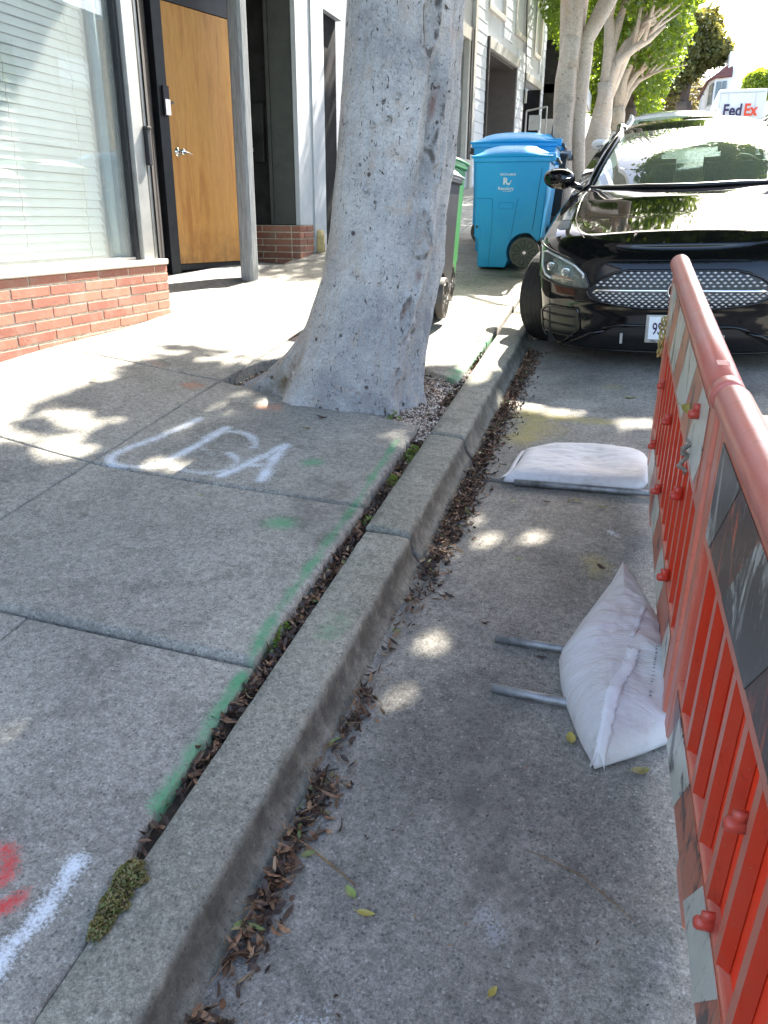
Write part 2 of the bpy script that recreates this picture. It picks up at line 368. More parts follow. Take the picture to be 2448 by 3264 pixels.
def make_translucent(m, col, f):
    t = m.node_tree; out = t.nodes['Material Output']; p = t.nodes['Principled BSDF']
    tr = N(t, 'BsdfTranslucent'); tr.inputs[0].default_value = (*col, 1); mx = N(t, 'MixShader'); mx.inputs[0].default_value = f
    t.links.new(p.outputs[0], mx.inputs[1]); t.links.new(tr.outputs[0], mx.inputs[2]); t.links.new(mx.outputs[0], out.inputs[0])
make_translucent(M['bar_red'], (.75, .035, .008), .22)
M['bar_faded'] = mat_barrier('faded_salmon_plastic', (.60, .17, .105), (.54, .25, .19), .7)
M['bar_rail'] = mat_barrier('worn_rail_plastic', (.56, .12, .08), (.52, .21, .17), .8)
M['ref_white'] = mat_barrier('dirty_white_reflective', (.60, .62, .56), (.46, .48, .42), .7, .05)
M['ref_orange'] = mat_barrier('orange_reflective', (.52, .14, .07), (.42, .20, .13), .7, .12)
M['ref_white_s'] = mat_barrier('scuffed_white_reflective', (.50, .53, .49), (.36, .38, .36), .7, 1.15)
M['ref_orange_s'] = mat_barrier('scuffed_orange_reflective', (.50, .10, .04), (.45, .16, .09), .7, 1.1)
M['bar_peg'] = mat_barrier('dull_red_peg', (.55, .055, .03), (.50, .13, .09))
M['tape'] = simple('silver_tape', (.25, .27, .29), .4, var=.2, scale=40)

def mat_bag():
    m, t, p = newmat('white_woven_sandbag'); c = objco(t)
    wv = N(t, 'TexWave', bands_direction='X'); wv.inputs['Scale'].default_value = 160; wv.inputs['Distortion'].default_value = 1; t.links.new(c, wv.inputs[0])
    w2 = N(t, 'TexWave', bands_direction='Y'); w2.inputs['Scale'].default_value = 160; w2.inputs['Distortion'].default_value = 1; t.links.new(c, w2.inputs[0])
    big = noise(t, c, 5, 5, .6); col = mix(t, gray(t, big, .35, .7), (.66, .65, .66), (.58, .56, .55))
    d = noise(t, c, 7, 7, .7); col = mix(t, gray(t, d, .54, .72, 0, .6), col, (.36, .33, .29))
    ww = math_(t, 'MULTIPLY', wv.outputs['Fac'], w2.outputs['Fac']); col = mix(t, 1, col, gray(t, ww, 0, 1, .93, 1.05), 'MULTIPLY')
    t.links.new(col, p.inputs['Base Color']); p.inputs['Roughness'].default_value = .5
    wr = noise(t, objco(t, (1, 4, 1)), 9, 5, .6, 1.2)
    n1 = bump(t, wr, .42, .022); t.links.new(bump(t, ww, .3, .001, n1), p.inputs['Normal']); return m
M['bag'] = mat_bag()

# ------------------------------------------------------------------ ground heights
def sm(t): t = min(1, max(0, t)); return t * t * (3 - 2 * t)
def B(y):
    return .112 * y if y < 22 else .112 * 22 + .085 * (y - 22)
def Kz(x, y): return B(y) - .045 * x
def Rz(x, y):
    xx = min(x, 3.2) ; e = B(y) - .085 + .03 * (xx + .7)
    return e - .03 * max(0, x - 3.6)
def Wz(x, y):      # sidewalk surface
    z = Kz(x, y); t = sm((-x - 2.0) / 1.45)
    return z + t * .125 * sm((5.6 - y) / 2.2)
def wob(x, y, s=1., o=0.): return mn.noise(Vector((x * s + o, y * s, o)))

def attr(me, name, arr):
    a = me.attributes.new(name, 'FLOAT', 'POINT'); a.data.foreach_set('value', np.asarray(arr, dtype=np.float32))
def segdist(px, py, P):
    d = np.full(px.shape, 9e9); 
    for (ax, ay), (bx, by) in zip(P[:-1], P[1:]):
        dx, dy = bx - ax, by - ay; L = dx * dx + dy * dy + 1e-12
        t = np.clip(((px - ax) * dx + (py - ay) * dy) / L, 0, 1)
        d = np.minimum(d, np.hypot(px - ax - t * dx, py - ay - t * dy))
    return d
# paint strokes: (attribute, polyline in x=-v / y, half width, strength)
def curve(P, n=8):
    P = np.array(P); out = []
    for i in range(len(P) - 1):
        p0 = P[max(i - 1, 0)]; p1 = P[i]; p2 = P[i + 1]; p3 = P[min(i + 2, len(P) - 1)]
        for k in range(n):
            t = k / n; out.append(.5 * ((2 * p1) + (-p0 + p2) * t + (2 * p0 - 5 * p1 + 4 * p2 - p3) * t * t + (-p0 + 3 * p1 - 3 * p2 + p3) * t ** 3))
    out.append(P[-1]); return [tuple(p) for p in out]
STROKES = [
 ('p_white', curve([(-2.087, 3.562), (-2.146, 3.252), (-2.22, 3.03), (-2.185, 2.925), (-2.06, 2.93), (-1.95, 3.0)]), 0.0185, 0.69),
 ('p_white', curve([(-1.891, 3.493), (-1.917, 3.252), (-1.97, 3.03), (-2.0, 2.96)]), 0.0202, 0.73),
 ('p_white', curve([(-1.93, 3.34), (-1.90, 3.44), (-1.80, 3.465), (-1.71, 3.42), (-1.655, 3.335), (-1.66, 3.30)]), 0.0160, 0.53),
 ('p_white', curve([(-1.93, 3.27), (-1.86, 3.21), (-1.80, 3.17)]), 0.0118, 0.26),
 ('p_white', curve([(-1.73, 3.21), (-1.66, 3.15), (-1.65, 3.06), (-1.70, 2.99), (-1.80, 2.965), (-1.92, 3.0)]), 0.0160, 0.52),
 ('p_white', curve([(-1.655, 2.97), (-1.60, 3.12), (-1.521, 3.385)]), 0.0218, 0.77),
 ('p_white', curve([(-1.521, 3.385), (-1.51, 3.25), (-1.466, 2.99)]), 0.0218, 0.77),
 ('p_white', [(-1.61, 3.10), (-1.50, 3.15)], .02, .6),
 ('p_white', curve([(-1.027, 1.085), (-1.022, .95), (-1.032, .80), (-1.04, .6)]),   .018, .85),
 ('p_green', curve([(-1.023, 3.629), (-1.01, 3.25), (-.995, 2.909), (-.995, 2.511), (-.99, 2.15), (-.985, 1.943)]), .014, .66),
 ('p_green', curve([(-.965, 1.78), (-.955, 1.55), (-.945, 1.284)]), .015, .7),
 ('p_green', curve([(-.99, 2.6), (-.985, 2.1), (-.965, 1.83)]), .015, .66),
 ('p_green', [(-1.327, 3.226), (-1.315, 3.235)], .035, .75),
 ('p_green', [(-1.235, 2.648), (-1.21, 2.648)], .040, .85),
 ('p_green', [(-.80, 2.05), (-.80, 2.15)], .035, .3),
 ('p_green', [(-.97, 4.75), (-.95, 5.3), (-.94, 5.8)], .05, .6),
 ('p_green', [(-1.80, 5.0), (-1.9, 5.02)], .04, .7),
 ('p_red', curve([(-1.20, 1.075), (-1.165, 1.045), (-1.15, 1.0), (-1.21, .97)]), .015, .72),
 ('p_red', curve([(-1.21, .93), (-1.13, .93), (-1.085, .985)]), .015, .72),
 ('p_orange', [(-1.78, 3.86), (-1.84, 3.84)], .04, .55),
 ('p_orange', [(-2.35, 4.0), (-2.39, 4.0)], .04, .4),
 ('p_orange', [(-3.1, 4.4), (-2.7, 4.2)], .03, .25),
 ('p_orange', [(-2.2, 5.2), (-2.35, 5.3)], .04, .4),
 ('p_yellow', [(-.47, 4.52), (-.38, 4.30), (-.47, 4.15)], .10, .75), ('p_yellow', [(-.3, 4.48), (-.05, 4.46)], .05, .65),
 ('p_yellow', [(-.015, 2.90), (.0, 2.84)], .045, .6), ('p_yellow', [(-.05, 5.1), (-.03, 5.12)], .05, .5),
 ('p_white', [(.07, 3.12), (.03, 3.16)], .01, .5),
 ('p_white', [(-.15, 1.30), (-.12, 1.26)], .02, .35), ('p_white', [(-.45, .96), (-.40, 1.0)], .03, .3),
 ('p_dark', [(-1.05, 2.70), (-1.18, 2.78), (-1.1, 3.0)], .14, .33), ('p_dark', [(-2.0, 2.46), (-1.99, 2.46)], .012, .8), ('p_dark', [(-.30, 1.95), (-.1, 1.2)], .06, .2),
]
NAMES = ['p_white', 'p_green', 'p_red', 'p_orange', 'p_yellow', 'p_dark']
def paint_attrs(me, X, Y):
    out = {n: np.zeros(X.shape, dtype=np.float32) for n in NAMES}
    for n, P, hw, st in STROKES:
        P2 = np.array(P); 
        if X.min() > P2[:, 0].max() + .3 or X.max() < P2[:, 0].min() - .3 or Y.min() > P2[:, 1].max() + .3 or Y.max() < P2[:, 1].min() - .3: continue
        d = segdist(X, Y, P); k = 1 / (1 + np.exp((d - hw) / (hw * .30 + .0020)))
        out[n] = np.maximum(out[n], st * k)
    for n in NAMES: attr(me, n, out[n])

def patch(name, x0, x1, y0f, y1f, step, zf, mat, parent=None, thick=.09, rough_edge=.0, round_=.006, lift=0., paint=False, xf0=None, xf1=None, sx=None, sy=None, seed=0):
    """one cast slab: top surface with rounded arris and skirts"""
    f0 = y0f if callable(y0f) else (lambda x: y0f); f1 = y1f if callable(y1f) else (lambda x: y1f)
    ym = (f0((x0 + x1) / 2) + f1((x0 + x1) / 2)) / 2
    nx = max(2, int(abs(x1 - x0) / (sx or step))); ny = max(2, int(abs(f1(x0) - f0(x0)) / (sy or step)))
    ts = np.linspace(0, 1, nx + 1); us = np.linspace(0, 1, ny + 1)
    # pull the two outermost lines close to the edge for the rounding
    ex = round_ / abs(x1 - x0); ey = round_ / max(.05, abs(f1(x0) - f0(x0)))
    ts = np.concatenate([[0], [ex * .35, ex], ts[1:-1][(ts[1:-1] > ex * 1.3) & (ts[1:-1] < 1 - ex * 1.3)], [1 - ex, 1 - ex * .35], [1]])
    us = np.concatenate([[0], [ey * .35, ey], us[1:-1][(us[1:-1] > ey * 1.3) & (us[1:-1] < 1 - ey * 1.3)], [1 - ey, 1 - ey * .35], [1]])
    nX, nY = len(ts), len(us); V = np.zeros((nX, nY, 3))
    for i, t in enumerate(ts):
        x = x0 + (x1 - x0) * t; a, b = f0(x), f1(x)
        for j, u in enumerate(us):
            y = a + (b - a) * u; xx = x
            if xf0 and t < .5: xx = x + xf0(y) * (1 - t * 2)
            if xf1 and t > .8: xx = x + xf1(y) * (t * 5 - 4)
            V[i, j] = (xx, y, zf(xx, y) + lift)
    dn = np.zeros((nX, nY)); r = round_
    prof = {0: r, 1: r * .42, 2: 0}
    for i in range(nX):
        for j in range(nY):
            e = min(i, nX - 1 - i, j, nY - 1 - j)
            if e < 3: dn[i, j] = prof.get(e, 0)
    V[:, :, 2] -= dn
    if rough_edge:
        for i in range(nX):
            for j in range(nY):
                e = min(i, nX - 1 - i, j, nY - 1 - j)
                if e < 3:
                    n1 = mn.noise(Vector((V[i, j, 0] * 28 + seed, V[i, j, 1] * 28, 0))); n2 = mn.noise(Vector((V[i, j, 0] * 28 + seed, V[i, j, 1] * 28, 9)))
                    V[i, j, 0] += n1 * rough_edge; V[i, j, 1] += n2 * rough_edge * .6; V[i, j, 2] -= abs(n1) * rough_edge * .8
    idx = np.arange(nX * nY).reshape(nX, nY)
    F = np.stack([idx[:-1, :-1], idx[1:, :-1], idx[1:, 1:], idx[:-1, 1:]], -1).reshape(-1, 4)
    loop = np.concatenate([idx[:, 0], idx[-1, 1:], idx[-2::-1, -1], idx[0, -2:0:-1]])
    Vf = V.reshape(-1, 3); base = len(Vf); sk = []
    for k in range(1, 4):
        q = Vf[loop].copy(); q[:, 2] -= thick * k / 3
        if rough_edge:
            for ii in range(len(q)):
                q[ii, 0] += rough_edge * 1.4 * mn.noise(Vector((q[ii, 0] * 30, q[ii, 1] * 30, k * 3 + seed)))
        sk.append(q)
    Vf = np.concatenate([Vf] + sk); n = len(loop); rings = [loop] + [base + k * n + np.arange(n) for k in range(3)]
    Fs = []
    for a, b in zip(rings[:-1], rings[1:]):
        Fs.append(np.stack([a, b, np.roll(b, -1), np.roll(a, -1)], -1))
    Ft = np.concatenate([F] + Fs)
    me = mkmesh(Vf, Ft, name, True)
    if paint: paint_attrs(me, Vf[:, 0].copy(), Vf[:, 1].copy())
    return link(name, me, mat, parent)

# ---- setting: terrain under everything
g = G()
ys = [-12, -6, -2, 0, 2, 4, 6, 8, 11, 14, 18, 22, 26, 32, 40, 60, 90, 140, 260]
def subz(x, y): return B(y) - .30 - .02 * max(0, -x - 4)
xs = [-160, -60, -20, -8, -4, 0, 4, 8, 14, 30, 70, 160]
V = [(x, y, subz(x, y)) for y in ys for x in xs]; nx = len(xs)
F = [(j * nx + i, j * nx + i + 1, (j + 1) * nx + i + 1, (j + 1) * nx + i) for j in range(len(ys) - 1) for i in range(nx - 1)]
g.add(V, F); terrain = g.obj('ground', M['dirt'], smooth=True, kind='structure', label='bare ground under the street')

# road: cast concrete lane bays
road = empty('road', kind='structure'); road['label'] = 'worn concrete street pavement beside the kerb'
def rz_near(x, y): return Rz(x, y) + .002 * wob(x, y, 3)
gut = lambda y: .010 * wob(0, y, 5)
patch('road_bay', -.70, 1.3, -.6, 3.572, .0085, rz_near, M['road'], road, .12, .003, .006, paint=True, sy=.012)
patch('road_bay', 1.31, 4.6, -3, 3.578, .1, rz_near, M['road'], road, .12, round_=.004, paint=True)
patch('road_bay', -.70, 1.3, -6., -.604, .1, rz_near, M['road'], road, .12, round_=.004, paint=True)
patch('road_bay', -.70, 1.3, 3.592, 7.2, .02, lambda x, y: rz_near(x, y) + .008, M['road'], road, .12, .002, .005, paint=True)
patch('road_bay', 1.31, 4.6, 3.588, 7.2, .1, rz_near, M['road'], road, .12, round_=.004, paint=True)
patch('road_bay', 4.61, 9.0, -6, 14, .25, rz_near, M['road'], road, .12, round_=.004, paint=True)
for a in range(6):
    y0 = 7.21 + a * 4.5
    patch('road_bay', -.70, 4.6, y0, y0 + 4.49, .3, rz_near, M['road'], road, .12, round_=.004, paint=True)
patch('road_bay', 4.61, 9.0, 14.01, 34.2, .5, rz_near, M['road'], road, .12, round_=.004, paint=True)
patch('road_bay', -.70, 9.0, 34.22, 120, 1., rz_near, M['road'], road, .12, round_=.004, paint=True)

# kerb stones
kerb = empty('kerb', kind='structure'); kerb['label'] = 'worn concrete kerb between sidewalk and street'
def kerb_block(y0, y1, dz=0., dx=0., step=.02, seed=0):
    prof = [(-.905, -.26), (-.905, -.012), (-.897, 0), (-.86, .002), (-.80, .002), (-.748, .001), (-.730, -.002), (-.721, -.009), (-.716, -.024), (-.711, -.050), (-.703, -.070), (-.684, -.094), (-.668, -.112), (-.662, -.135), (-.655, -.30)]
    n = max(2, int((y1 - y0) / step)); V = []; 
    for j in range(n + 1):
        y = y0 + (y1 - y0) * j / n; e = min(j, n - j)
        for k, (px_, pz) in enumerate(prof):
            nn = mn.noise(Vector((px_ * 9, y * 9, seed))) * .004 + mn.noise(Vector((k * .8, y * 33, seed))) * (.0035 if 4 <= k <= 12 else .0012)
            V.append((px_ + dx + (nn if k >= 6 else 0), y + (.004 * (1 if j == 0 else -1) if e == 0 else 0), Kz(-.8, y) - .0 + pz + dz + (nn if k < 8 else 0) - (.008 if e == 0 else 0) - .045 * (px_ + .8)))
    m = len(prof); F = [(j * m + k, j * m + k + 1, (j + 1) * m + k + 1, (j + 1) * m + k) for j in range(n) for k in range(m - 1)]
    F += [tuple(range(m))[::-1], tuple(n * m + k for k in range(m))]
    # subdivide across for paint detail
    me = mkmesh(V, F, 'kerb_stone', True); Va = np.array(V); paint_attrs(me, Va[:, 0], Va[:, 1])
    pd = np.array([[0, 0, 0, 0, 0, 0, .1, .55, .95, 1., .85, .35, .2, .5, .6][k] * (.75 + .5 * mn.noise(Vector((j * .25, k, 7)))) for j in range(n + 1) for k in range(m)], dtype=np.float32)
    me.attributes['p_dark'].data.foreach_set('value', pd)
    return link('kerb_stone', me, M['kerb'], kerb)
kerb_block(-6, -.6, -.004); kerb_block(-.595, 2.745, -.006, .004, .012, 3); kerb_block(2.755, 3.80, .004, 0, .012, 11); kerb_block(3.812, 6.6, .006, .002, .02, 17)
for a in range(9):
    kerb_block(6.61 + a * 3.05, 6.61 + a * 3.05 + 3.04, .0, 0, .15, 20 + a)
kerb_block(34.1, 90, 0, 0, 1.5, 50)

# sidewalk slabs
walk = empty('sidewalk', kind='structure'); walk['label'] = 'scored concrete sidewalk slabs with spray painted utility marks'
wn = lambda x, y: Wz(x, y) + .0025 * wob(x, y, 2.5)
ed = lambda o: (lambda y: .006 * wob(3, y, 6, o))
MW = M['walk']
def near_y(x):   # tree pit near edge
    pts = [(-2.27, 4.15), (-2.12, 4.12), (-1.74, 4.045), (-1.4, 3.965), (-1.1, 3.90), (-.96, 3.862)]
    return float(np.interp(x, [p[0] for p in pts], [p[1] for p in pts])) + .010 * wob(x, 0, 9)
def far_y(x):
    pts = [(-2.272, 4.17), (-2.262, 4.42), (-2.24, 4.58), (-2.18, 4.70), (-2.05, 4.80), (-1.6, 4.87), (-1.25, 4.885), (-1.05, 4.76), (-.94, 4.67)]
    return float(np.interp(x, [p[0] for p in pts], [p[1] for p in pts])) + .008 * wob(x, 5, 9)
clo = lambda y: .039 * (1 - sm((y - 1.06) / .16)) - .010 * sm((y - 1.2) / .6)
patch('slab', -1.748, -.938, -.5, 1.822, .0075, wn, MW, walk, .10, .004, .008, 0, True, seed=1, xf1=clo)
patch('slab', -3.45, -1.756, -.5, 1.822, .03, wn, MW, walk, .10, .004, .006, 0, True, seed=2)
patch('slab', -2.268, -.955, 1.836, 2.886, .0075, wn, MW, walk, .10, .006, .010, .016, True, seed=3)
patch('slab', -3.50, -2.276, 1.830, 2.889, .02, wn, MW, walk, .10, .003, .005, .014, True, seed=4)
patch('slab', -2.268, -.972, 2.894, near_y, .0075, wn, MW, walk, .10, .008, .010, .017, True, seed=5)
patch('slab', -3.50, -2.276, 2.897, 4.158, .012, wn, MW, walk, .10, .003, .005, .014, True, seed=6)
patch('slab', -3.50, -2.276, 4.168, 5.45, .02, wn, MW, walk, .10, .003, .005, .014, True, seed=7)
patch('slab', -2.268, -.935, far_y, 5.62, .012, wn, MW, walk, .10, .008, .010, .010, True, seed=8)
patch('slab', -3.50, -2.276, 5.458, 6.85, .03, wn, MW, walk, .10, .002, .005, .01, True, seed=9)
patch('slab', -2.268, -.93, 5.63, 6.85, .02, wn, MW, walk, .10, .002, .006, .008, True, seed=10)
yy = 6.86
for a in range(12):
    L = 1.35 if a < 6 else 3.0
    for (a0, a1) in ((-3.5, -2.276), (-2.268, -.92)):
        patch('slab', a0, a1, yy, yy + L - .008, .1, Wz, MW if a < 3 else M['walk_far'], walk, .10, 0, .005, .008, a < 3, seed=a)
    yy += L
patch('slab', -5.0, -.92, yy, 95, 1.5, Wz, M['walk_far'], walk, .1, 0, .004)
patch('slab', -4.2, -3.51, 9.2, 34, .5, Wz, M['walk_far'], walk, .1, 0, .004, .006)

# earth in the tree pit and in the joint behind the kerb
def pitz(x, y): return Kz(x, y) - .055 + .042 * sm((x + 1.45) / .4) + .018 * wob(x, y, 4) + .008 * wob(x, y, 22)
g = G(); g.grid(lambda a, b: (-2.42 + 1.53 * a, 3.70 + 1.35 * b, pitz(-2.42 + 1.53 * a, 3.70 + 1.35 * b)), 60, 50)
g.grid(lambda a, b: (-.975 + .085 * a, -.6 + 7.2 * b, Kz(-.93, -.6 + 7.2 * b) - .040 + .008 * wob(a, b * 60, 2)), 4, 160)
g.obj('soil', M['dirt'], smooth=True, kind='structure', label='dark soil in the tree pit and the joint behind the kerb')

# ------------------------------------------------------------------ leaf-like scatters (numpy)
def leaf_mesh(name, P, Nrm, L, Wd, var, mat, parent=None, fold=True, **k):
    """P centres (n,3); random orientations around normals Nrm; folded leaf of 4 tris / or flat rhombus"""
    n = len(P); a = rng.normal(size=(n, 3)); Nn = Nrm / np.linalg.norm(Nrm, axis=1, keepdims=True)
    a -= Nn * (a * Nn).sum(1, keepdims=True); a /= np.linalg.norm(a, axis=1, keepdims=True); b = np.cross(Nn, a)
    L = np.broadcast_to(L, (n,))[:, None]; Wd = np.broadcast_to(Wd, (n,))[:, None]
    if fold == 'curl':
        cu = rng.uniform(-.5, 1.6, (n, 1)); cup = rng.uniform(-.3, .9, (n, 1)); tw = rng.uniform(-.5, .5, (n, 1)); vs = []
        for q, wq in ((-.5, 0), (-.22, .85), (.12, 1.), (.5, 0)):
            ctr = P + a * L * (q - .25 * q * abs(q) * abs(cu)) + Nn * (L * cu * q * q)
            if wq == 0: vs.append(ctr)
            else:
                bb = b + Nn * tw * q * 2
                vs += [ctr - bb * Wd * wq / 2 + Nn * Wd * cup * .5, ctr, ctr + bb * Wd * wq / 2 + Nn * Wd * cup * .5]
        V = np.stack(vs, 1).reshape(-1, 3); o = np.arange(n)[:, None] * 8
        F = np.concatenate([o + np.array([f]) for f in ([0, 1, 2], [0, 2, 3], [1, 4, 2], [2, 4, 5], [2, 5, 3], [3, 5, 6], [4, 7, 5], [5, 7, 6])]); vv = np.repeat(var, 8)
    elif fold:
        c = rng.uniform(-.1, .35, (n, 1)) * L
        v = np.stack([P - a * L / 2, P + b * Wd / 2 + Nn * Wd * .3 - a * L * .08, P + a * L / 2 + Nn * c * .6, P - b * Wd / 2 + Nn * Wd * .3 - a * L * .08, P - Nn * c * .25], 1)
        V = v.reshape(-1, 3); o = np.arange(n)[:, None] * 5
        F = np.concatenate([o + np.array([[0, 4, 1]]), o + np.array([[1, 4, 2]]), o + np.array([[2, 4, 3]]), o + np.array([[3, 4, 0]])])
        vv = np.repeat(var, 5)
    else:
        v = np.stack([P - a * L / 2, P + b * Wd / 2, P + a * L / 2, P - b * Wd / 2], 1)
        V = v.reshape(-1, 3); F = np.arange(n * 4).reshape(n, 4); vv = np.repeat(var, 4)
    me = mkmesh(V, F, name); attr(me, 'var', vv)
    return link(name, me, mat, parent, **k)

# gravel stones in the pit
def blob_stones(name, P, size, var, mat, parent=None, **k):
    oct_ = np.array([(1, 0, 0), (-1, 0, 0), (0, 1, 0), (0, -1, 0), (0, 0, .7), (0, 0, -.7)])
    f = np.array([(0, 2, 4), (2, 1, 4), (1, 3, 4), (3, 0, 4), (2, 0, 5), (1, 2, 5), (3, 1, 5), (0, 3, 5)])
    n = len(P); th = rng.uniform(0, 6.28, n); sc = size[:, None] * rng.uniform(.6, 1.2, (n, 3))
    V = oct_[None] * sc[:, None, :]; c, s_ = np.cos(th)[:, None], np.sin(th)[:, None]
    V = np.stack([V[..., 0] * c - V[..., 1] * s_, V[..., 0] * s_ + V[..., 1] * c, V[..., 2]], -1) + P[:, None]
    me = mkmesh(V.reshape(-1, 3), (np.arange(n)[:, None, None] * 6 + f[None]).reshape(-1, 3), name, True); attr(me, 'var', np.repeat(var, 6))
    return link(name, me, mat, parent, **k)
P = []
while len(P) < 9000:
    x = rng.uniform(-2.35, -.90); y = rng.uniform(3.7, 5.0)
    if x < -1.75 and rng.random() < .75: continue
    if y > far_y(x) or y < near_y(x): 
        if x < -.96: continue
    P.append((x, y, pitz(x, y) + .002))
P = np.array(P); tag(blob_stones('gravel', P, rng.uniform(.0045, .0105, len(P)), rng.random(len(P)), M['gravel']), 'small pale gravel stones around the tree base', 'gravel', kind='stuff')

# leaf litter: gutter, joint and pit
Pn = []; 
def lit(x, y, z, tilt=.5): Pn.append((x, y, z, tilt))
for i in range(5200):     # gutter
    y = rng.uniform(.35, 5.9); dens = .20 + .80 * sm((y - 2.4) / .9) if y > 2.3 else (.62 if (1.06 < y < 1.60 or .6 < y < .95) else .10)
    if 1.62 < y < 1.95: dens = .38 if y > 1.78 else .12
    if 1.95 < y < 2.4: dens = .09
    if rng.random() > dens: continue
    wd = .080 if y > 2.3 else .055 + .02 * wob(0, y, 5)
    d = abs(rng.normal(0, wd * .62)); 
    if d > wd * 2.2: continue
    x = -.655 + d; h = max(0, .034 * (1 - d / wd)) * rng.random()
    lit(x, y, Rz(x, y) + .006 + h)
for i in range(1500):      # joint between slab and kerb
    y = rng.uniform(.95, 5.4)
    if y < 1.35 and rng.random() < .6: continue
    x = rng.uniform(-.95, -.900) - .01 * (y > 2.5) * rng.random(); lit(x, y, Kz(x, y) - .030 + rng.uniform(0, .022), .9)
for i in range(520):      # pit
    x = rng.uniform(-2.3, -.95); y = rng.uniform(3.85, 4.85)
    if x > -1.6 and rng.random() < .6: continue
    if y < near_y(x) or y > far_y(x): continue
    lit(x, y, pitz(x, y) + .008)
Pn = np.array(Pn); n = len(Pn); nr = np.stack([rng.normal(0, 1.2, n) * Pn[:, 3], rng.normal(0, 1, n) * Pn[:, 3], np.ones(n)], 1)
tag(leaf_mesh('leaf_litter', Pn[:, :3], nr, rng.uniform(.022, .062, n), rng.uniform(.007, .015, n), rng.beta(1.2, 1.6, n), M['litter'], fold='curl'), 'dead brown leaves drifted in the gutter and the kerb joint', 'leaf litter', kind='stuff')
# twigs among the litter
g = G()
for i in range(230):
    y = rng.choice([rng.uniform(1.0, 2.0), rng.uniform(2.4, 4.8), rng.uniform(.6, .95)]); x = -.68 + abs(rng.normal(0, .05)); a = rng.uniform(0, 6.3); L = rng.uniform(.02, .07); z = Rz(x, y) + rng.uniform(.006, .03)
    g.tube([(x, y, z), (x + L * math.cos(a) * .6, y + L * math.sin(a), z + rng.uniform(-.005, .012))], .0011, 3, False)
for i in range(60):
    x = rng.uniform(-2.2, -1.0); y = rng.uniform(3.95, 4.7)
    if y < near_y(x) or y > far_y(x): continue
    a = rng.uniform(0, 6.3); L = rng.uniform(.03, .12); z = pitz(x, y) + .012
    g.tube([(x, y, z), (x + L * math.cos(a), y + L * math.sin(a), z + .006)], .0012, 3, False)
tag(g.obj('twig_litter', M['twig']), 'thin dry stalks and twigs strewn among the gutter leaves', 'twigs', kind='stuff')
# tiny loose bits over road and walk
n = 700; X = rng.uniform(-.66, .6, n); Y = rng.uniform(.6, 5.3, n) ; keep = rng.random(n) < np.exp(-(X + .66) * 2.0); X = X[keep]; Y = Y[keep]; n = len(X)
P = np.array([(x, y, Rz(x, y) + .005) for x, y in zip(X, Y)])
tag(leaf_mesh('leaf_crumbs', P, np.tile((0, 0, 1.), (n, 1)) + rng.normal(0, .2, (n, 3)), rng.uniform(.006, .018, n), rng.uniform(.003, .007, n), rng.random(n) * .85, M['litter']), 'small leaf crumbs scattered over the concrete lane', 'leaf crumbs', kind='stuff')

def leaf_at(x, y, z, L, Wd, rot, mat, label, tilt=(0, 0), curl=.25, name='fallen_leaf', cat='leaf', group=None):
    g = G(); nu = 8
    def fn(a, b):
        s = a * 2 - 1; wv = (1 - s * s) ** .7 * Wd / 2 * (1 - .25 * s); t = b * 2 - 1
        return (s * L / 2, t * wv, abs(t) * wv * .55 + curl * L * s * s * .5)
    g.grid(fn, nu, 4); g.tube([(-L / 2, 0, curl * L * .5), (-L * .68, .002, curl * L * .6)], .0009, 4, False)
    o = g.obj(name, mat, smooth=True); o.location = (x, y, z); o.rotation_euler = (tilt[0], tilt[1], rot)
    return tag(o, label, cat, group)
n = 260; X = np.concatenate([rng.uniform(-.6, .2, 150), rng.uniform(-3.2, -1.0, 110)]); Y = rng.uniform(.7, 4.6, n)
P = np.array([(x, y, (Rz(x, y) if x > -.7 else Wz(x, y) + .016) + .003) for x, y in zip(X, Y)])
tag(blob_stones('grit', P, rng.uniform(.0015, .0045, n), rng.random(n) * .8, M['gravel']), 'loose grit specks on slabs and lane', 'grit', kind='stuff')
def road_leaf(x, y, L, Wd, rot, mat, label, **k): return leaf_at(x, y, Rz(x, y) + .006, L, Wd, rot, M[mat], label, tilt=(0, -.0), **k)
def walk_leaf(x, y, L, Wd, rot, mat, label, **k): return leaf_at(x, y, Wz(x, y) + .022, L, Wd, rot, M[mat], label, **k)
road_leaf(-.456, 1.277, .042, .020, 2.4, 'leaf_green', 'pale green fallen leaf just past the dry stick on the road')
road_leaf(-.405, 1.235, .042, .016, .1, 'leaf_yellow', 'yellow green leaf lying beside the pale green one on the road')
road_leaf(-.665, 1.142, .034, .016, 1.1, 'leaf_green', 'green leaf at the foot of the kerb face')
road_leaf(-.655, 1.72, .05, .022, 1.2, 'leaf_green', 'light green leaf leaning on the kerb above the leaf drift')
road_leaf(-.635, 2.28, .038, .014, .2, 'leaf_green', 'narrow green leaf on the gutter edge by a sun spot')
road_leaf(.015, 2.835, .045, .022, -.7, 'leaf_brown', 'dark curled leaf lying on the yellow paint spot', curl=.6)
road_leaf(.165, 1.80, .055, .028, .5, 'leaf_olive', 'dark olive leaf in front of the upright sandbag', curl=.4)
road_leaf(-.02, 1.885, .055, .026, 1.7, 'leaf_yellow', 'yellow brown leaf touching the left corner of the sandbag')
road_leaf(-.02, 2.165, .035, .02, 2.0, 'leaf_green', 'green leaf under the pipe end beside the sandbag', curl=.5)
road_leaf(-.14, 2.235, .04, .012, .1, 'leaf_brown', 'brown leaf against the farther steel pipe')
road_leaf(-.108, 1.134, .03, .014, 1.2, 'leaf_yellow', 'small yellow leaf alone near the bottom edge of the road')
road_leaf(-.155, 3.40, .03, .016, 1.0, 'leaf_olive', 'upright curled tan leaf below the flat sandbag', curl=.6)
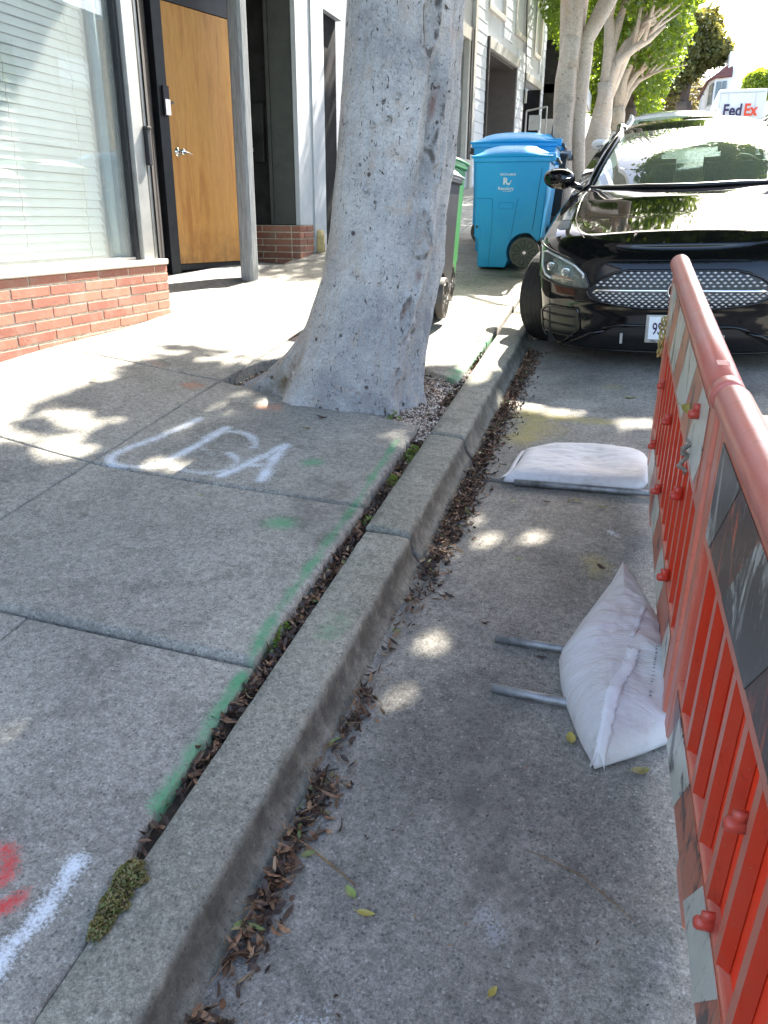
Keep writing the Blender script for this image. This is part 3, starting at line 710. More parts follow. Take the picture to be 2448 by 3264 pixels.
road_leaf(-.115, 3.42, .055, .014, -.2, 'leaf_olive', 'long tan leaf lying below the flat sandbag')
road_leaf(-.01, 3.37, .05, .013, 0, 'leaf_olive', 'thin olive leaf right of the long tan one')
road_leaf(-.25, 3.38, .045, .012, -.2, 'leaf_brown', 'small dark brown leaf in front of the road joint')
road_leaf(-.40, 3.36, .026, .013, .9, 'leaf_green', 'tiny green leaf in the middle of the lane')
road_leaf(-.30, 2.85, .028, .012, .4, 'leaf_green', 'small green leaf beside the group of sun spots')
road_leaf(-.35, 2.38, .028, .018, .4, 'leaf_brown', 'black crumpled leaf in the middle of the lane', curl=.9)
road_leaf(.08, 4.9, .07, .03, .3, 'leaf_olive', 'olive leaf on the shaded road near the car bumper')
walk_leaf(-1.48, 3.78, .075, .022, -.25, 'leaf_brown', 'dark brown leaf on the slab edge right below the trunk', curl=.35)
walk_leaf(-1.50, 3.62, .06, .012, -.1, 'leaf_olive', 'thin tan leaf on the slab under the trunk')
walk_leaf(-2.83, 3.72, .035, .02, .6, 'leaf_yellow', 'yellow leaf alone on the left sidewalk slab')
walk_leaf(-1.63, 2.75, .022, .010, .3, 'leaf_green', 'tiny green leaf below the white lettering')

# stick and road twigs
g = G(); x0, y0 = -.66, 1.385
g.tube([(x0, y0, Rz(x0, y0) + .022), (-.60, 1.37, Rz(-.6, 1.37) + .012), (-.52, 1.335, Rz(-.52, 1.335) + .006), (-.452, 1.30, Rz(-.45, 1.3) + .005)], [.0028, .0026, .0022, .0014], 6)
tag(g.obj('stick', M['twig'], smooth=True), 'dry tan stick reaching from the leaf drift onto the road', 'stick')
g = G(); pts = [(-.09, 1.49), (-.03, 1.475), (.04, 1.45), (.11, 1.40), (.16, 1.36)]
g.tube([(x, y, Rz(x, y) + .004) for x, y in pts], [.0007, .0013, .0014, .0012, .0007], 5)
tag(g.obj('twig', M['twig'], smooth=True), 'thin dark twig lying flat in front of the sandbag', 'twig')

# moss and weeds
def tuft(name, cx, cy, rx, ry, n, zf, mat, label, cat, size=(.008, .016), hgt=.03, kind=None):
    a = rng.uniform(0, 6.28, n); r = np.sqrt(rng.random(n)); X = cx + r * np.cos(a) * rx; Y = cy + r * np.sin(a) * ry
    Z = np.array([zf(x, y) for x, y in zip(X, Y)]) + rng.random(n) * hgt * (1 - r ** 2) + .002
    P = np.stack([X, Y, Z], 1); nr = rng.normal(0, 1, (n, 3)); nr[:, 2] = abs(nr[:, 2]) + .4
    o = leaf_mesh(name, P, nr, rng.uniform(*size, n), rng.uniform(size[0] * .5, size[1] * .6, n), rng.random(n), mat)
    return tag(o, label, cat, kind=kind)
zk = lambda x, y: Kz(x, y) - .004
g1 = []
for (cx, cy, rx, ry, n) in ((-.893, 1.085, .034, .045, 1500), (-.889, 1.02, .028, .04, 1100), (-.885, .965, .018, .022, 380)):
    g1.append((cx, cy, rx, ry, n))
PP = []
for cx, cy, rx, ry, n in g1:
    a = rng.uniform(0, 6.28, n); r = np.sqrt(rng.random(n)) * (1 + .2 * np.sin(a * 5)); X = cx + r * np.cos(a) * rx; Y = cy + r * np.sin(a) * ry
    Z = np.array([Kz(x, y) for x, y in zip(X, Y)]) + rng.random(n) * .034 * np.clip(1.2 - r ** 2, 0, 1)
    PP.append(np.stack([X, Y, Z], 1))
PP = np.concatenate(PP); n = len(PP); nr = rng.normal(0, 1, (n, 3)); nr[:, 2] = abs(nr[:, 2]) + .3
tag(leaf_mesh('moss_clump', PP, nr, rng.uniform(.006, .013, n), rng.uniform(.003, .007, n), rng.random(n), M['moss']), 'green brown moss clump growing in the kerb joint', 'moss')
zj = lambda x, y: Kz(x, y) - .02
tuft('weed', -.925, 3.55, .03, .10, 110, zj, M['weed'], 'leafy green weed in the joint beside the slab corner', 'weed', (.012, .024), .05)
tuft('weed', -.930, 3.22, .022, .06, 60, zj, M['weed'], 'bright green weed halfway along the kerb joint', 'weed', (.012, .022), .045)
tuft('weed', -.905, 2.83, .03, .025, 60, zj, M['weed'], 'low green weed where two kerb stones meet', 'weed', (.010, .02), .035)
tuft('weed', -.945, 2.0, .012, .10, 40, zj, M['weed'], 'sparse green blades deep in the near kerb joint', 'weed', (.012, .025), .035)
tuft('weed', -1.13, 3.93, .04, .02, 30, lambda x, y: pitz(x, y) + .02, M['weed'], 'small green sprig at the right foot of the trunk', 'weed', (.012, .03), .05)

# ------------------------------------------------------------------ the big street tree
def big_trunk():
    Zs = [.40, .50, .58, .69, .80, .95, 1.2, 1.44, 1.66, 1.88, 2.1, 2.5, 3.1, 3.7]
    Cs = [-1.47, -1.47, -1.4755, -1.459, -1.43, -1.39, -1.3275, -1.2935, -1.2725, -1.25, -1.23, -1.21, -1.18, -1.16]
    Rs = [.385, .378, .372, .358, .346, .328, .313, .302, .292, .290, .292, .282, .27, .30]
    # theta, z, half width (m), half height, depth
    sc = [(-47, 2.36, .045, .15, 1.0), (-33, 1.97, .035, .20, 1.0), (-36, 1.42, .05, .13, .7), (-40, 1.02, .03, .10, 1.0), (-28, .93, .045, .06, .7), (-38, .70, .03, .05, .6),
          (-33, 1.20, .03, .08, .5), (-24, 1.72, .03, .05, .6), (-70, .60, .02, .03, .5), (-48, 2.62, .03, .05, .6), (-96, 1.62, .02, .015, .8), (-80, 1.95, .014, .02, .9), (-95, 1.93, .012, .012, .8), (-74, 2.05, .018, .02, .6)]
    nT, nZ = 300, 420; z0, z1 = .40, 3.7
    V = np.zeros((nZ + 1, nT, 3)); A = np.zeros((nZ + 1, nT)); Rw = np.zeros((nZ + 1, nT)); So = np.zeros((nZ + 1, nT))
    for i in range(nZ + 1):
        z = z0 + (z1 - z0) * (i / nZ) ** 1.15; cx = np.interp(z, Zs, Cs); r0 = np.interp(z, Zs, Rs); h_ = z - .47
        for k in range(nT):
            th = 2 * math.pi * k / nT; dg = (math.degrees(th) + 180) % 360 - 180
            def lobe(a, wd): d = (dg - a + 180) % 360 - 180; return math.exp(-(d / wd) ** 2)
            h = h_ - .06 * lobe(-168, 26)
            fl = (.15 * lobe(-128, 14) + .03 * lobe(-88, 22) + .03 * lobe(-8, 18) + .06 * lobe(40, 20) + .2 * lobe(95, 22) + .18 * lobe(150, 18)) * math.exp(-max(0, h) / .095)
            fl += (.33 + .05 * math.sin(dg * .5)) * lobe(-169, 14) * math.exp(-max(0, h) / .15)
            fl += (.055 * lobe(-165, 30) + .02 * lobe(-10, 20)) * math.exp(-max(0, h) / .28)
            r = r0 + fl
            # fluted folds on the street-side flank
            fo = sm((dg + 62) / 22) * sm((60 - dg) / 25)
            r += fo * (.020 * math.sin(math.radians(dg) * 9 + 1.6 * math.sin(z * 2.6)) + .026 * mn.noise(Vector((dg * .09, z * 2.4, 3))) + .016 * mn.noise(Vector((dg * .2, z * 6, 7))))
            c, s = math.cos(th), math.sin(th)
            r += .014 * mn.noise(Vector((c * 2, s * 2, z * 1.4))) + .006 * mn.noise(Vector((c * 9, s * 9, z * 3.2))) + .0045 * mn.noise(Vector((c * 5, s * 5, z * 5))) + .0018 * mn.noise(Vector((c * 16, s * 16, z * 18)))
            r += .0012 * math.sin(z * 46 + 2.5 * mn.noise(Vector((c * 3, s * 3, z * 2)))) * (.3 + .7 * fo) * .5
            a = 0.; raw = 0.
            for (ta, tz, hw, hh, dp) in sc:
                du = ((dg - ta + 180) % 360 - 180) * math.pi / 180 * r0 / hw; dv = (z - tz) / hh
                if abs(du) > 2 or abs(dv) > 2: continue
                du += .35 * mn.noise(Vector((dv * 1.5, ta, 2)))
                q = math.sqrt(du * du + dv * dv); rim = math.exp(-((q - 1) / .28) ** 2)
                r += dp * (.014 * rim - .016 * math.exp(-(q / .7) ** 4)); a = max(a, dp * (math.exp(-((q - .86) / .22) ** 2) * (.45 + 1.1 * mn.noise(Vector((du * 2, dv * 3, ta)))) + .55 * math.exp(-(q / .7) ** 2) * (mn.noise(Vector((du * 2, dv * 6, ta + 5))) + .35)))
                if ta in (-33, -40): raw = max(raw, .75 * math.exp(-(du * du + (dv - .25) ** 2) / .10) * (1 if dv > -.3 else 0))
            A[i, k] = a; Rw[i, k] = raw
            So[i, k] = max(0, 1.2 * lobe(-146, 13) * math.exp(-((z - .66) / .15) ** 2) + .9 * lobe(-168, 20) * math.exp(-max(0, h) / .05))
            zz = z
            rootz = 1 - .0
            V[i, k] = (cx + c * r, 4.30 + s * r * .97, zz + .010 * math.exp(-max(0, h) / .12) * mn.noise(Vector((c * r * 14, s * r * 14, z * 9))))
            V[i, k, :2] += np.array([c, s]) * .014 * math.exp(-max(0, h) / .16) * mn.noise(Vector((c * 7, s * 7, z * 11)))
    V = V.reshape(-1, 3); idx = np.arange((nZ + 1) * nT).reshape(nZ + 1, nT); j = np.roll(idx, -1, 1)
    F = np.stack([idx[:-1], j[:-1], j[1:], idx[1:]], -1).reshape(-1, 4)
    me = mkmesh(V, F, 'trunk', True); attr(me, 'scar', A.ravel()); attr(me, 'raw', Rw.ravel()); attr(me, 'soily', So.ravel())
    return me
tree1 = empty('street_tree', 'thick pale grey ficus trunk with scars growing from the near sidewalk pit', 'tree', 'street trees lining the sidewalk', (0, 0, 0))
link('trunk', big_trunk(), M['bark'], tree1)
g = G()
base_ = Vector((-1.16, 4.3, 3.55))
for tip, r in (((-2.2, 3.6, 6.0), .17), ((-.2, 3.7, 6.3), .17), ((-1.0, 5.4, 6.2), .16), ((-2.3, 5.0, 5.9), .13)):
    tip = Vector(tip); mid = base_.lerp(tip, .5) + Vector((0, 0, .25)); g.tube([base_ + Vector((0, 0, -.25)), base_ + Vector((0, 0, .1)), mid, tip], [.2, r, r * .7, r * .3], 12, jit=.15, seed=r * 40)
    for q in range(5):
        d = Vector((random.uniform(-1, 1), random.uniform(-1, 1), random.uniform(.2, .9))); s_ = mid.lerp(tip, random.random()); g.tube([s_, s_ + d * .6, s_ + d * 1.2 + Vector((0, 0, .2))], [.05, .035, .015], 6)
g.obj('limbs', M['bark'], tree1, smooth=True)

SX, SY = sv.x / sv.z, sv.y / sv.z
def crown(parent, P, mat, size=.12, fold=False, name='crown', flat=0., **k):
    n = len(P); nr = rng.normal(0, 1, (n, 3)); nr[:, 2] += flat
    return leaf_mesh(name, P, nr, rng.uniform(.8, 1.3, n) * size, rng.uniform(.45, .75, n) * size, rng.random(n), mat, parent, fold=fold, **k)
def ellipsoid_pts(c, r, n, shell=.55, seed=0, lump=.25, boxy=2.0, keep=None):
    d = rng.normal(size=(n, 3)); d /= np.linalg.norm(d, axis=1, keepdims=True)
    if boxy != 2.0:
        q = (np.abs(d) ** boxy).sum(1) ** (1 / boxy); d = d / q[:, None]
    t = (shell + (1 - shell) * rng.random(n) ** .6)
    lm = np.array([1 + lump * (mn.noise(Vector((a * 2.4 + seed, b * 2.4, e * 2.4))) + .6 * mn.noise(Vector((a * 6 + seed, b * 6, e * 6)))) for a, b, e in d])
    P = np.array(c) + d * np.array(r) * (t * lm)[:, None]
    return P
# crown of the near tree
P = ellipsoid_pts((-1.6, 4.1, 6.3), (2.3, 2.5, 1.7), 9000, .2, 3, .3)
keep = P[:, 2] > 4.3
crown(tree1, P[keep], M['leaf'], .15)
# unseen foliage added to the crown, outline and gaps shaped for the slabs' dappled shade
SUNSPOT_GAPS = [(-.525, 3.145, .018, .014), (-.610, 2.860, .020, .016), (-.440, 2.975, .020, .022), (-.285, 3.050, .018, .016), (-.518, 2.259, .026, .028), (-.550, 1.971, .024, .022), (-2.55, 2.5, .03, .02), (-1.75, 1.45, .0, .0), (-1.45, 1.35, .0, .0),
         (-.556, 4.67, .13, .05), (-.30, 4.58, .10, .035), (.15, 4.45, .16, .05), (-.77, 2.64, .0, .0), (-1.86, 3.92, .08, .035), (-1.80, 3.97, .05, .03), (-1.93, 2.99, .08, .035),
         (-2.45, 2.98, .10, .10), (-2.75, 2.93, .10, .05), (-2.62, 3.25, .14, .05), (-2.95, 3.0, .12, .12), (-1.35, 5.0, .2, .06), (-2.0, 5.15, .3, .06), (-2.6, 4.9, .25, .08), (.9, 4.6, .3, .1), (.75, 3.9, .1, .2)]  # spots on the ground kept free of leaf shade so sun patches land there
n = 120000
gx = rng.uniform(-5.2, 3.2, n); gy = rng.uniform(-4.0, 6.1, n); t_ = rng.uniform(5.4, 8.2, n)
gz = .112 * gy + np.where(gx > -.70, -.085 + .03 * (gx + .7), -.045 * gx + .015 + np.where((gx < -2.3) & (gy < 5), .06, 0))
P = np.stack([gx + SX * (t_ - gz), gy + SY * (t_ - gz), t_], 1)
nz1 = np.array([mn.noise(Vector((a * 1.1, b * 1.1, 0))) for a, b in zip(gx, gy)]); nz2 = np.array([mn.noise(Vector((a * 4.2, b * 4.2, 5))) for a, b in zip(gx, gy)])
edge = 4.95 + .35 * nz1 + .38 * nz2 - .02 * np.maximum(0, -gx - 1.2) + .35 * (gx > -.75)
keep = (gy < edge) & ~((gx < -2.88 + .14 * nz2 + .12 * nz1) & (gy > 2.86 + .2 * nz1) & (gy < 9))
keep &= rng.random(n) < np.clip((edge - gy) / .55 + .05, 0, 1) ** 1.3
keep &= rng.random(n) < np.where(gx < -2.3, np.clip((gx + 3.05) / .55 + .05, 0, 1) ** 1.2 + (gy < 2.86), 1)
nz3 = np.array([mn.noise(Vector((a * 2.6 + 9, b * 3.4, 2))) for a, b in zip(gx, gy)])
keep &= ~((nz3 > .22) & (gy > 3.55) & (gx < -.95)) | (rng.random(n) < .10)
keep &= ~((nz3 > .34) & (gy > 2.2) & (gy <= 3.55) & (gx < -1.6)) | (rng.random(n) < .25)
keep &= ~((gx > .5) & (nz1 * .8 + nz2 * .6 > .45 - .5 * (gx - .5)))
mg = .055
for (hx, hy, rx, ry) in SUNSPOT_GAPS:
    keep &= ((gx - hx) / (rx + mg)) ** 2 + ((gy - hy) / (ry + mg * 1.3)) ** 2 > 1
crown(tree1, P[keep], M['leaf'], .17, flat=.8, name='shade_crown')

# ------------------------------------------------------------------ brick shop
shop = empty('shop_building', 'brick and glass shop front with window blinds and a plywood entry door', 'building')
wx = -3.45
BL, BH, PITCHL, ROWH = .332, .0575, .343, .0682
def brick_mesh(L, H, D=.05):
    g = G(); g.box((-D, 0, 0), (0, L, H)); me = g.mesh('brick')
    bm = __import__('bmesh').new(); bm.from_mesh(me); __import__('bmesh').ops.bevel(bm, geom=bm.edges[:], offset=.0035, segments=1, affect='EDGES'); bm.to_mesh(me); bm.free()
    me.materials.append(M['brick']); return me
_bc = {}
def brick(parent, x, y, z, L, H=BH, rz=0.):
    key = (round(L, 3), round(H, 3))
    if key not in _bc: _bc[key] = brick_mesh(L, H)
    o = bpy.data.objects.new('brick', _bc[key]); COL.objects.link(o); o.parent = parent
    o.location = (x + random.uniform(-.0015, .0015), y, z + random.uniform(-.001, .001)); o.rotation_euler = (random.uniform(-.004, .004), 0, rz + random.uniform(-.004, .004)); return o
g = G(); g.box((wx - .16, 1.5, .45), (wx - .006, 5.588, 1.158)); bw = g.obj('brick_wall', M['mortar'], shop)
for r in range(9):
    z = 1.160 - .052 - ROWH * r if r else 1.1085
    H = .049 if r == 0 else BH; z = 1.1085 if r == 0 else 1.1085 - .0107 - BH - ROWH * (r - 1)
    if z < .50: break
    off = (.175 if r % 2 == 0 else .003)
    y = 5.592 - off
    if off > .02: brick(bw, wx, y + .011, z, off - .011, H)
    else: y = 5.595
    y1 = y
    if r % 2 == 1:
        y1 = 5.595; 
    while y1 > 2.6:
        L = BL; brick(bw, wx, y1 - L, z, L, H); y1 -= PITCHL
g = G(); g.box((wx - .17, 1.5, 1.160), (wx + .012, 5.60, 1.200)); bevel(g.obj('sill', M['white_trim'], shop), .008, 3)
g = G(); g.box((wx - .165, 1.5, 1.2005), (wx - .10, 5.36, 1.222)); bevel(g.obj('inner_sill', M['white_trim'], shop), .004)
# window
g = G(); g.box((wx - .135, 1.5, 1.215), (wx - .127, 5.335, 3.6)); g.obj('window_glass', M['shop_glass'], shop)
for n_, (ya, yb, xa, xb), mt in (('frame_edge', (5.335, 5.372, wx - .15, wx - .085), 'dark_frame'), ('channel', (5.374, 5.510, wx - .13, wx - .050), 'alu'), ('channel_lip', (5.512, 5.545, wx - .15, wx - .075), 'dark_frame'), ('channel', (5.547, 5.575, wx - .13, wx - .06), 'alu')):
    g = G(); g.box((xa, ya, 1.2015), (xb, yb, 3.6)); bevel(g.obj(n_, M[mt], shop), .003)
g = G(); g.box((wx - .06, 5.515, 1.86), (wx - .02, 5.555, 2.10)); g.box((wx - .062, 5.505, 2.10), (wx - .012, 5.565, 2.118)); bevel(g.obj('strike_box', M['dark_frame'], shop), .004)
blind = link('venetian_blind', G().box((wx - .30, 1.5, 3.56), (wx - .25, 5.16, 3.62)).mesh('headrail'), M['blind'], shop)
g = G(); g.grid(lambda a, b: ((b - .5) * .018, a * 3.68, -(b - .5) * .0505 + .0), 6, 5)
sl_me = g.mesh('slat', True); sl_me.materials.append(M['blind'])
for i in range(43):
    o = bpy.data.objects.new('slat', sl_me); COL.objects.link(o); o.parent = blind; o.location = (wx - .27, 1.53, 1.262 + i * .0535); o.rotation_euler = (random.uniform(-.0012, .0012), random.uniform(-.03, .03), 0)
for yc in (4.02, 4.38, 5.02, 3.5):
    g = G(); zz = [1.24 + i * .0535 / 2 for i in range(88)]
    g.tube([(wx - .246 + .006 * math.sin(i * math.pi / 2), yc + .002 * math.sin(i * 1.7), z) for i, z in enumerate(zz)], .0016, 4, False)
    for i in range(43):
        z = 1.262 + i * .0535; g.tube([(wx - .29, yc - .03, z + .018), (wx - .25, yc - .022, z + .004), (wx - .244, yc, z - .018)], .0010, 3, False)
    g.obj('ladder_cord', M['string'], blind)
g = G(); g.tube([(wx - .20, 5.245, 1.22), (wx - .20, 5.245, 3.6)], .030, 14); g.obj('pipe', simple('pale_blue_pipe', (.40, .50, .52), .4, var=.06), shop, smooth=True)
g = G(); g.box((wx - .22, 5.30, 1.95), (wx - .17, 5.33, 2.75)); g.obj('wood_strip', simple('yellow_pine', (.60, .38, .12), .6, var=.2, scale=20), shop)
g = G(); g.box((wx - 1.6, 1.4, .9), (wx - 1.5, 5.7, 3.7)); g.box((wx - 1.5, 1.4, .9), (wx - .2, 1.5, 3.7)); g.box((wx - 1.5, 1.5, 1.0), (wx - .18, 5.3, 1.06)); g.box((wx - 1.5, 5.36, 1.0), (wx - .2, 5.42, 3.7)); g.obj('room', simple('shop_interior', (.60, .58, .52), .9, var=.2), shop)
# upper facade and roof (mostly above the frame)
g = G(); g.box((wx - .3, 1.3, 3.602), (wx, 9.7, 6.4)); g.box((wx - .31, -4, .0), (wx - .004, 1.49, 6.4)); g.box((-9, -4, 6.4), (wx + .15, 9.75, 6.55)); g.box((-9, -4, 0), (-8.8, 9.7, 6.4)); g.box((-9, -4.2, 0), (wx - .1, -4, 6.4)); g.box((-9, 9.66, 0), (-4.2, 9.74, 6.4))
g.obj('wall', M['pale_wall'], shop)
# recessed entry
Lx, Ly, Rx_, Ry = -3.933, 6.522, -3.696, 7.356
dv = Vector((Rx_ - Lx, Ry - Ly, 0)); dn = dv.normalized(); nn = Vector((dn.y, -dn.x, 0))
ef = empty('entry', None); ef.parent = shop
g = G(); g.add([(-3.452, 5.60, .80), (-3.452, 7.0, .925), (-3.452, 8.27, 1.02), (-4.6, 8.3, 1.11), (-4.6, 5.60, 1.06), (-3.9, 5.60, .98), (-3.70, 7.40, 1.085)],
            [(0, 1, 6, 5), (1, 2, 3, 6), (5, 6, 3, 4)]); g.obj('entry_floor', simple('dark_terrazzo_floor', (.10, .10, .095), .6, var=.5, scale=25, bmp=.3, bscale=200, dirt=(.2, .19, .17), dirtamt=.5), ef)
def on_door(s, z, out=0.): p = Vector((Lx, Ly, z)) + dn * s + nn * out; return p
def doorbox(s0, s1, z0, z1, o0, o1):
    g = G(); a = on_door(s0, z0, o0); g.obox(a, dn * (s1 - s0), nn * (o1 - o0), Vector((0, 0, z1 - z0))); return g
door = doorbox(0, .867, 1.108, 3.145, -.045, 0).obj('door', M['ply'], ef) if False else None
dg_ = G(); dg_.box((0, -.045, 0), (.867, 0, 2.04)); door = dg_.obj('door', M['ply'], shop); door.location = (Lx, Ly, 1.108); door.rotation_euler = (0, 0, math.atan2(dn.y, dn.x)); bevel(door, .003)
# local coords of the door: x along, -y outward
def dl(g, name, mat, smooth=False): o = g.obj(name, M[mat], door, smooth); return o
g = G(); g.tube([(.068, -.045, 1.30), (.068, -.052, 1.30)], .013, 16); g.tube([(.068, -.052, 1.30), (.068, -.053, 1.30)], .007, 12); dl(g, 'peephole', 'steel')
g = G(); g.tube([(.085, -.045, .92), (.085, -.052, .92)], [.036, .034], 24); g.tube([(.085, -.05, .92), (.085, -.095, .92)], [.014, .012], 16); g.tube([(.085, -.092, .92), (.085, -.100, .92), (.085, -.118, .92), (.085, -.128, .92)], [.014, .026, .028, .018], 20); dl(g, 'door_knob', 'chrome', True)
g = G(); g.tube([(.10, -.13, .92), (.135, -.132, .915), (.17, -.133, .90)], [.006, .004, .003], 8); dl(g, 'key', 'steel')
for zz in (1.72, 1.0, .25):
    g = G(); g.tube([(.868, -.052, zz - .05), (.868, -.052, zz + .05)], .008, 10); g.box((.845, -.0475, zz - .05), (.868, -.0455, zz + .05)); dl(g, 'hinge', 'chrome')
for s0, s1, z0, z1, nm in ((-.115, -.008, 1.0, 3.6, 'door_frame'), (.872, .93, 1.06, 3.6, 'door_frame'), (-.115, .93, 3.152, 3.7, 'door_header'), (-.06, .9, 1.05, 1.104, 'threshold')):
    o = doorbox(s0, s1, z0, z1, -.06, .075 if s0 < 0 and nm == 'door_frame' else (.05 if nm != 'threshold' else .03)).obj(nm, M['door_frame'], shop); bevel(o, .003)
o = doorbox(-.075, -.012, 2.30, 2.52, .077, .10).obj('latch_box', M['dark_frame'], shop); o2 = doorbox(-.068, -.014, 2.30, 2.42, .101, .110).obj('latch_plate', M['chrome'], shop)
# jamb wall between the channel and the door, back walls, mailbox panel
g = G(); g.obox((wx - .05, 5.58, .80), Vector((on_door(-.115, 0).x - wx + .05, on_door(-.115, 0).y - 5.58, 0)), (-.02, .02, 0), (0, 0, 3.0)); g.obj('entry_side_wall', M['door_frame'], shop)
g = G(); a = on_door(.93, 1.0, -.02); g.obox(a, Vector((-4.15, 8.44, 0)) - Vector((a.x, a.y, 0)), (-.05, -.0, 0), (0, 0, 2.8)); g.box((-4.6, 8.40, 1.0), (-3.46, 8.44, 3.8)); g.obj('entry_back_wall', M['charcoal'], shop)
g = G(); g.box((-3.76, 8.33, 1.435), (-3.47, 8.38, 3.8)); bevel(g.obj('grey_panel', M['olive'], shop), .004)
g = G(); g.box((-3.800, 8.32, 1.435), (-3.765, 8.39, 3.8)); g.obj('grey_panel', M['olive'], shop)
g = G(); g.box((-4.10, 8.34, 2.06), (-3.86, 8.40, 2.62)); bevel(g.obj('mailbox', M['charcoal'], shop), .006); 
g = G(); g.box((-4.06, 8.325, 2.16), (-3.98, 8.339, 2.20)); g.obj('mailbox_plate', M['alu'], shop)
g = G(); g.tube([(-4.03, 8.335, 2.50), (-4.03, 8.325, 2.50)], .022, 14); g.tube([(-4.03, 8.335, 2.43), (-4.03, 8.325, 2.43)], .013, 12); g.obj('doorbell', M['chrome'], shop)
g = G(); g.box((-3.83, 8.345, 2.1), (-3.81, 8.395, 2.6)); g.obj('conduit', M['dark_frame'], shop)
# brick pier
g = G(); g.box((-4.2, 8.286, .95), (-3.456, 8.70, 1.428)); pier = g.obj('brick_pier', M['mortar'], shop)
for r in range(6):
    z = 1.425 - .060 - r * .0682
    x0 = -4.2 + (.17 if r % 2 else 0)
    xs_ = []; x = -3.545
    brick(pier, -3.45 , 8.280, z, .095, BH, math.pi / 2) if False else None
    # face looking down the street towards the camera (bricks run along x)
    segs = [(-3.545, -3.452)] ; xx = -3.556
    first = .19 if r % 2 else .355
    L = first - .011 if first < .3 else BL
    while xx > -4.18:
        segs.append((max(xx - L, -4.2), xx)); xx -= L + .011; L = BL
    for (a_, b_) in segs:
        o = brick(pier, b_, 8.28, z, b_ - a_, BH, math.pi / 2)   # rotate: length runs to -x
        o.rotation_euler = (0, 0, math.pi / 2); o.location = (b_, 8.280, z)
        o.scale = (-1, 1, 1)
    y = 8.283
    for L in ((.12, .28) if r % 2 else (.20, .20)):
        brick(pier, -3.448, y, z, L - .011, BH); y += L
g = G(); g.box((-3.50, 8.30, 1.432), (-3.449, 8.50, 3.8)); bevel(g.obj('corner_strip', M['pale_wall'], shop), .004)
g = G(); g.box((-3.50, 8.502, 1.432), (-3.455, 8.70, 3.8)); g.obj('corner_strip', M['pale_wall'], shop)
g = G(); g.box((-3.70, 8.705, .9), (-3.44, 9.06, 3.8)); g.obj('pilaster', M['pale_wall'], shop)
g = G(); g.box((-3.70, 9.065, .9), (-3.52, 9.66, 3.8)); g.obj('dark_pilaster', M['dark_matte'], shop)
g = G(); g.tube([(-3.41, 8.78, 1.01), (-3.41, 8.78, 1.30), (-3.43, 8.80, 1.36)], .05, 12); g.obj('standpipe', simple('rusty_cream_pipe', (.55, .42, .20), .7, var=.3, scale=12), shop, smooth=True)
# post at the entry
g = G(); s_ = .068; pts = [(-s_, -s_ + .02), (-s_ + .02, -s_), (s_ - .02, -s_), (s_, -s_ + .02), (s_, s_ - .02), (s_ - .02, s_), (-s_ + .02, s_), (-s_, s_ - .02)]
g.prism(pts, 2, .90, 3.75); o = g.obj('porch_post', M['post'], shop); o.location = (-3.46, 7.04, 0); o.rotation_euler = (0, 0, -.12); bevel(o, .008)

# ------------------------------------------------------------------ white sided building (siding planks, garage doors, windows)
bx = lambda y, o=0.: -3.7 + .11 * (y - 15.3) + o
house = empty('sided_building', 'white lap sided building with big shop window, garage doors and cream trim', 'building')
def wbox(name, y0, y1, z0, z1, o0, o1, mat, parent=None, bev=0.):
    g = G(); a, b = Vector((bx(y0, o0), y0, z0)), Vector((bx(y1, o0), y1, z0)); g.obox(a, b - a, (o1 - o0, 0, 0), (0, 0, z1 - z0))
    o = g.obj(name, M[mat], parent or house)
    if bev: bevel(o, bev)
    return o
wbox('wall', 9.8, 15.2, .8, 6.9, -.5, -.06, 'pale_wall'); wbox('wall', 17.5, 18.40, 1.5, 9.5, -.3, -.05, 'siding'); wbox('wall', 15.2, 17.5, 5.0, 9.5, -.3, -.05, 'pale_wall'); wbox('wall', 15.2, 17.5, 1.2, 2.55, -.3, -.03, 'pale_wall')
wbox('wall', 18.4, 21.0, 4.90, 9.5, -.3, -.05, 'siding'); wbox('wall', 21.0, 21.75, 1.8, 9.5, -.3, -.05, 'siding'); wbox('wall', 21.75, 23.5, 4.72, 9.5, -.3, -.05, 'siding'); wbox('wall', 23.5, 23.78, 1.8, 9.5, -.3, -.05, 'siding')
wbox('side_wall', 23.78, 23.9, 1.8, 9.5, -5, -.05, 'siding'); 
spans = [(17.62, 18.38, 1.9, 9.2), (18.38, 20.96, 5.07, 9.2), (20.98, 21.76, 1.9, 9.2), (21.76, 23.30, 4.9, 9.2), (23.52, 23.76, 1.9, 9.2)]
wins = [(18.36, 19.66, 5.54, 7.6), (20.49, 21.58, 5.48, 7.8), (22.40, 23.20, 5.34, 7.8)]
zz = 1.98
while zz < 8.8:
    for (a, b, lo, hi) in spans:
        if not (lo <= zz <= hi): continue
        segs = [(a, b)]
        for (wa, wb, wl, wh) in wins:
            if zz + .2 > wl - .1 and zz < wh:
                ns = []
                for (p, q) in segs:
                    if wb <= p or wa >= q: ns.append((p, q))
                    else:
                        if wa > p: ns.append((p, wa))
                        if wb < q: ns.append((wb, q))
                segs = ns
        for (p, q) in segs:
            if q - p < .02: continue
            g = G(); A, Bv = Vector((bx(p), p, zz)), Vector((bx(q), q, zz)); d = Bv - A
            g.add([A + Vector((-.05, 0, 0)), A + Vector((.006, 0, 0)), A + Vector((.0, 0, .199)), A + Vector((-.05, 0, .199)), Bv + Vector((-.05, 0, 0)), Bv + Vector((.006, 0, 0)), Bv + Vector((.0, 0, .199)), Bv + Vector((-.05, 0, .199))],
                  [(0, 1, 2, 3), (7, 6, 5, 4), (1, 5, 6, 2), (0, 4, 5, 1), (3, 2, 6, 7)]); g.obj('siding_plank', M['siding'], house)
    zz += .2052
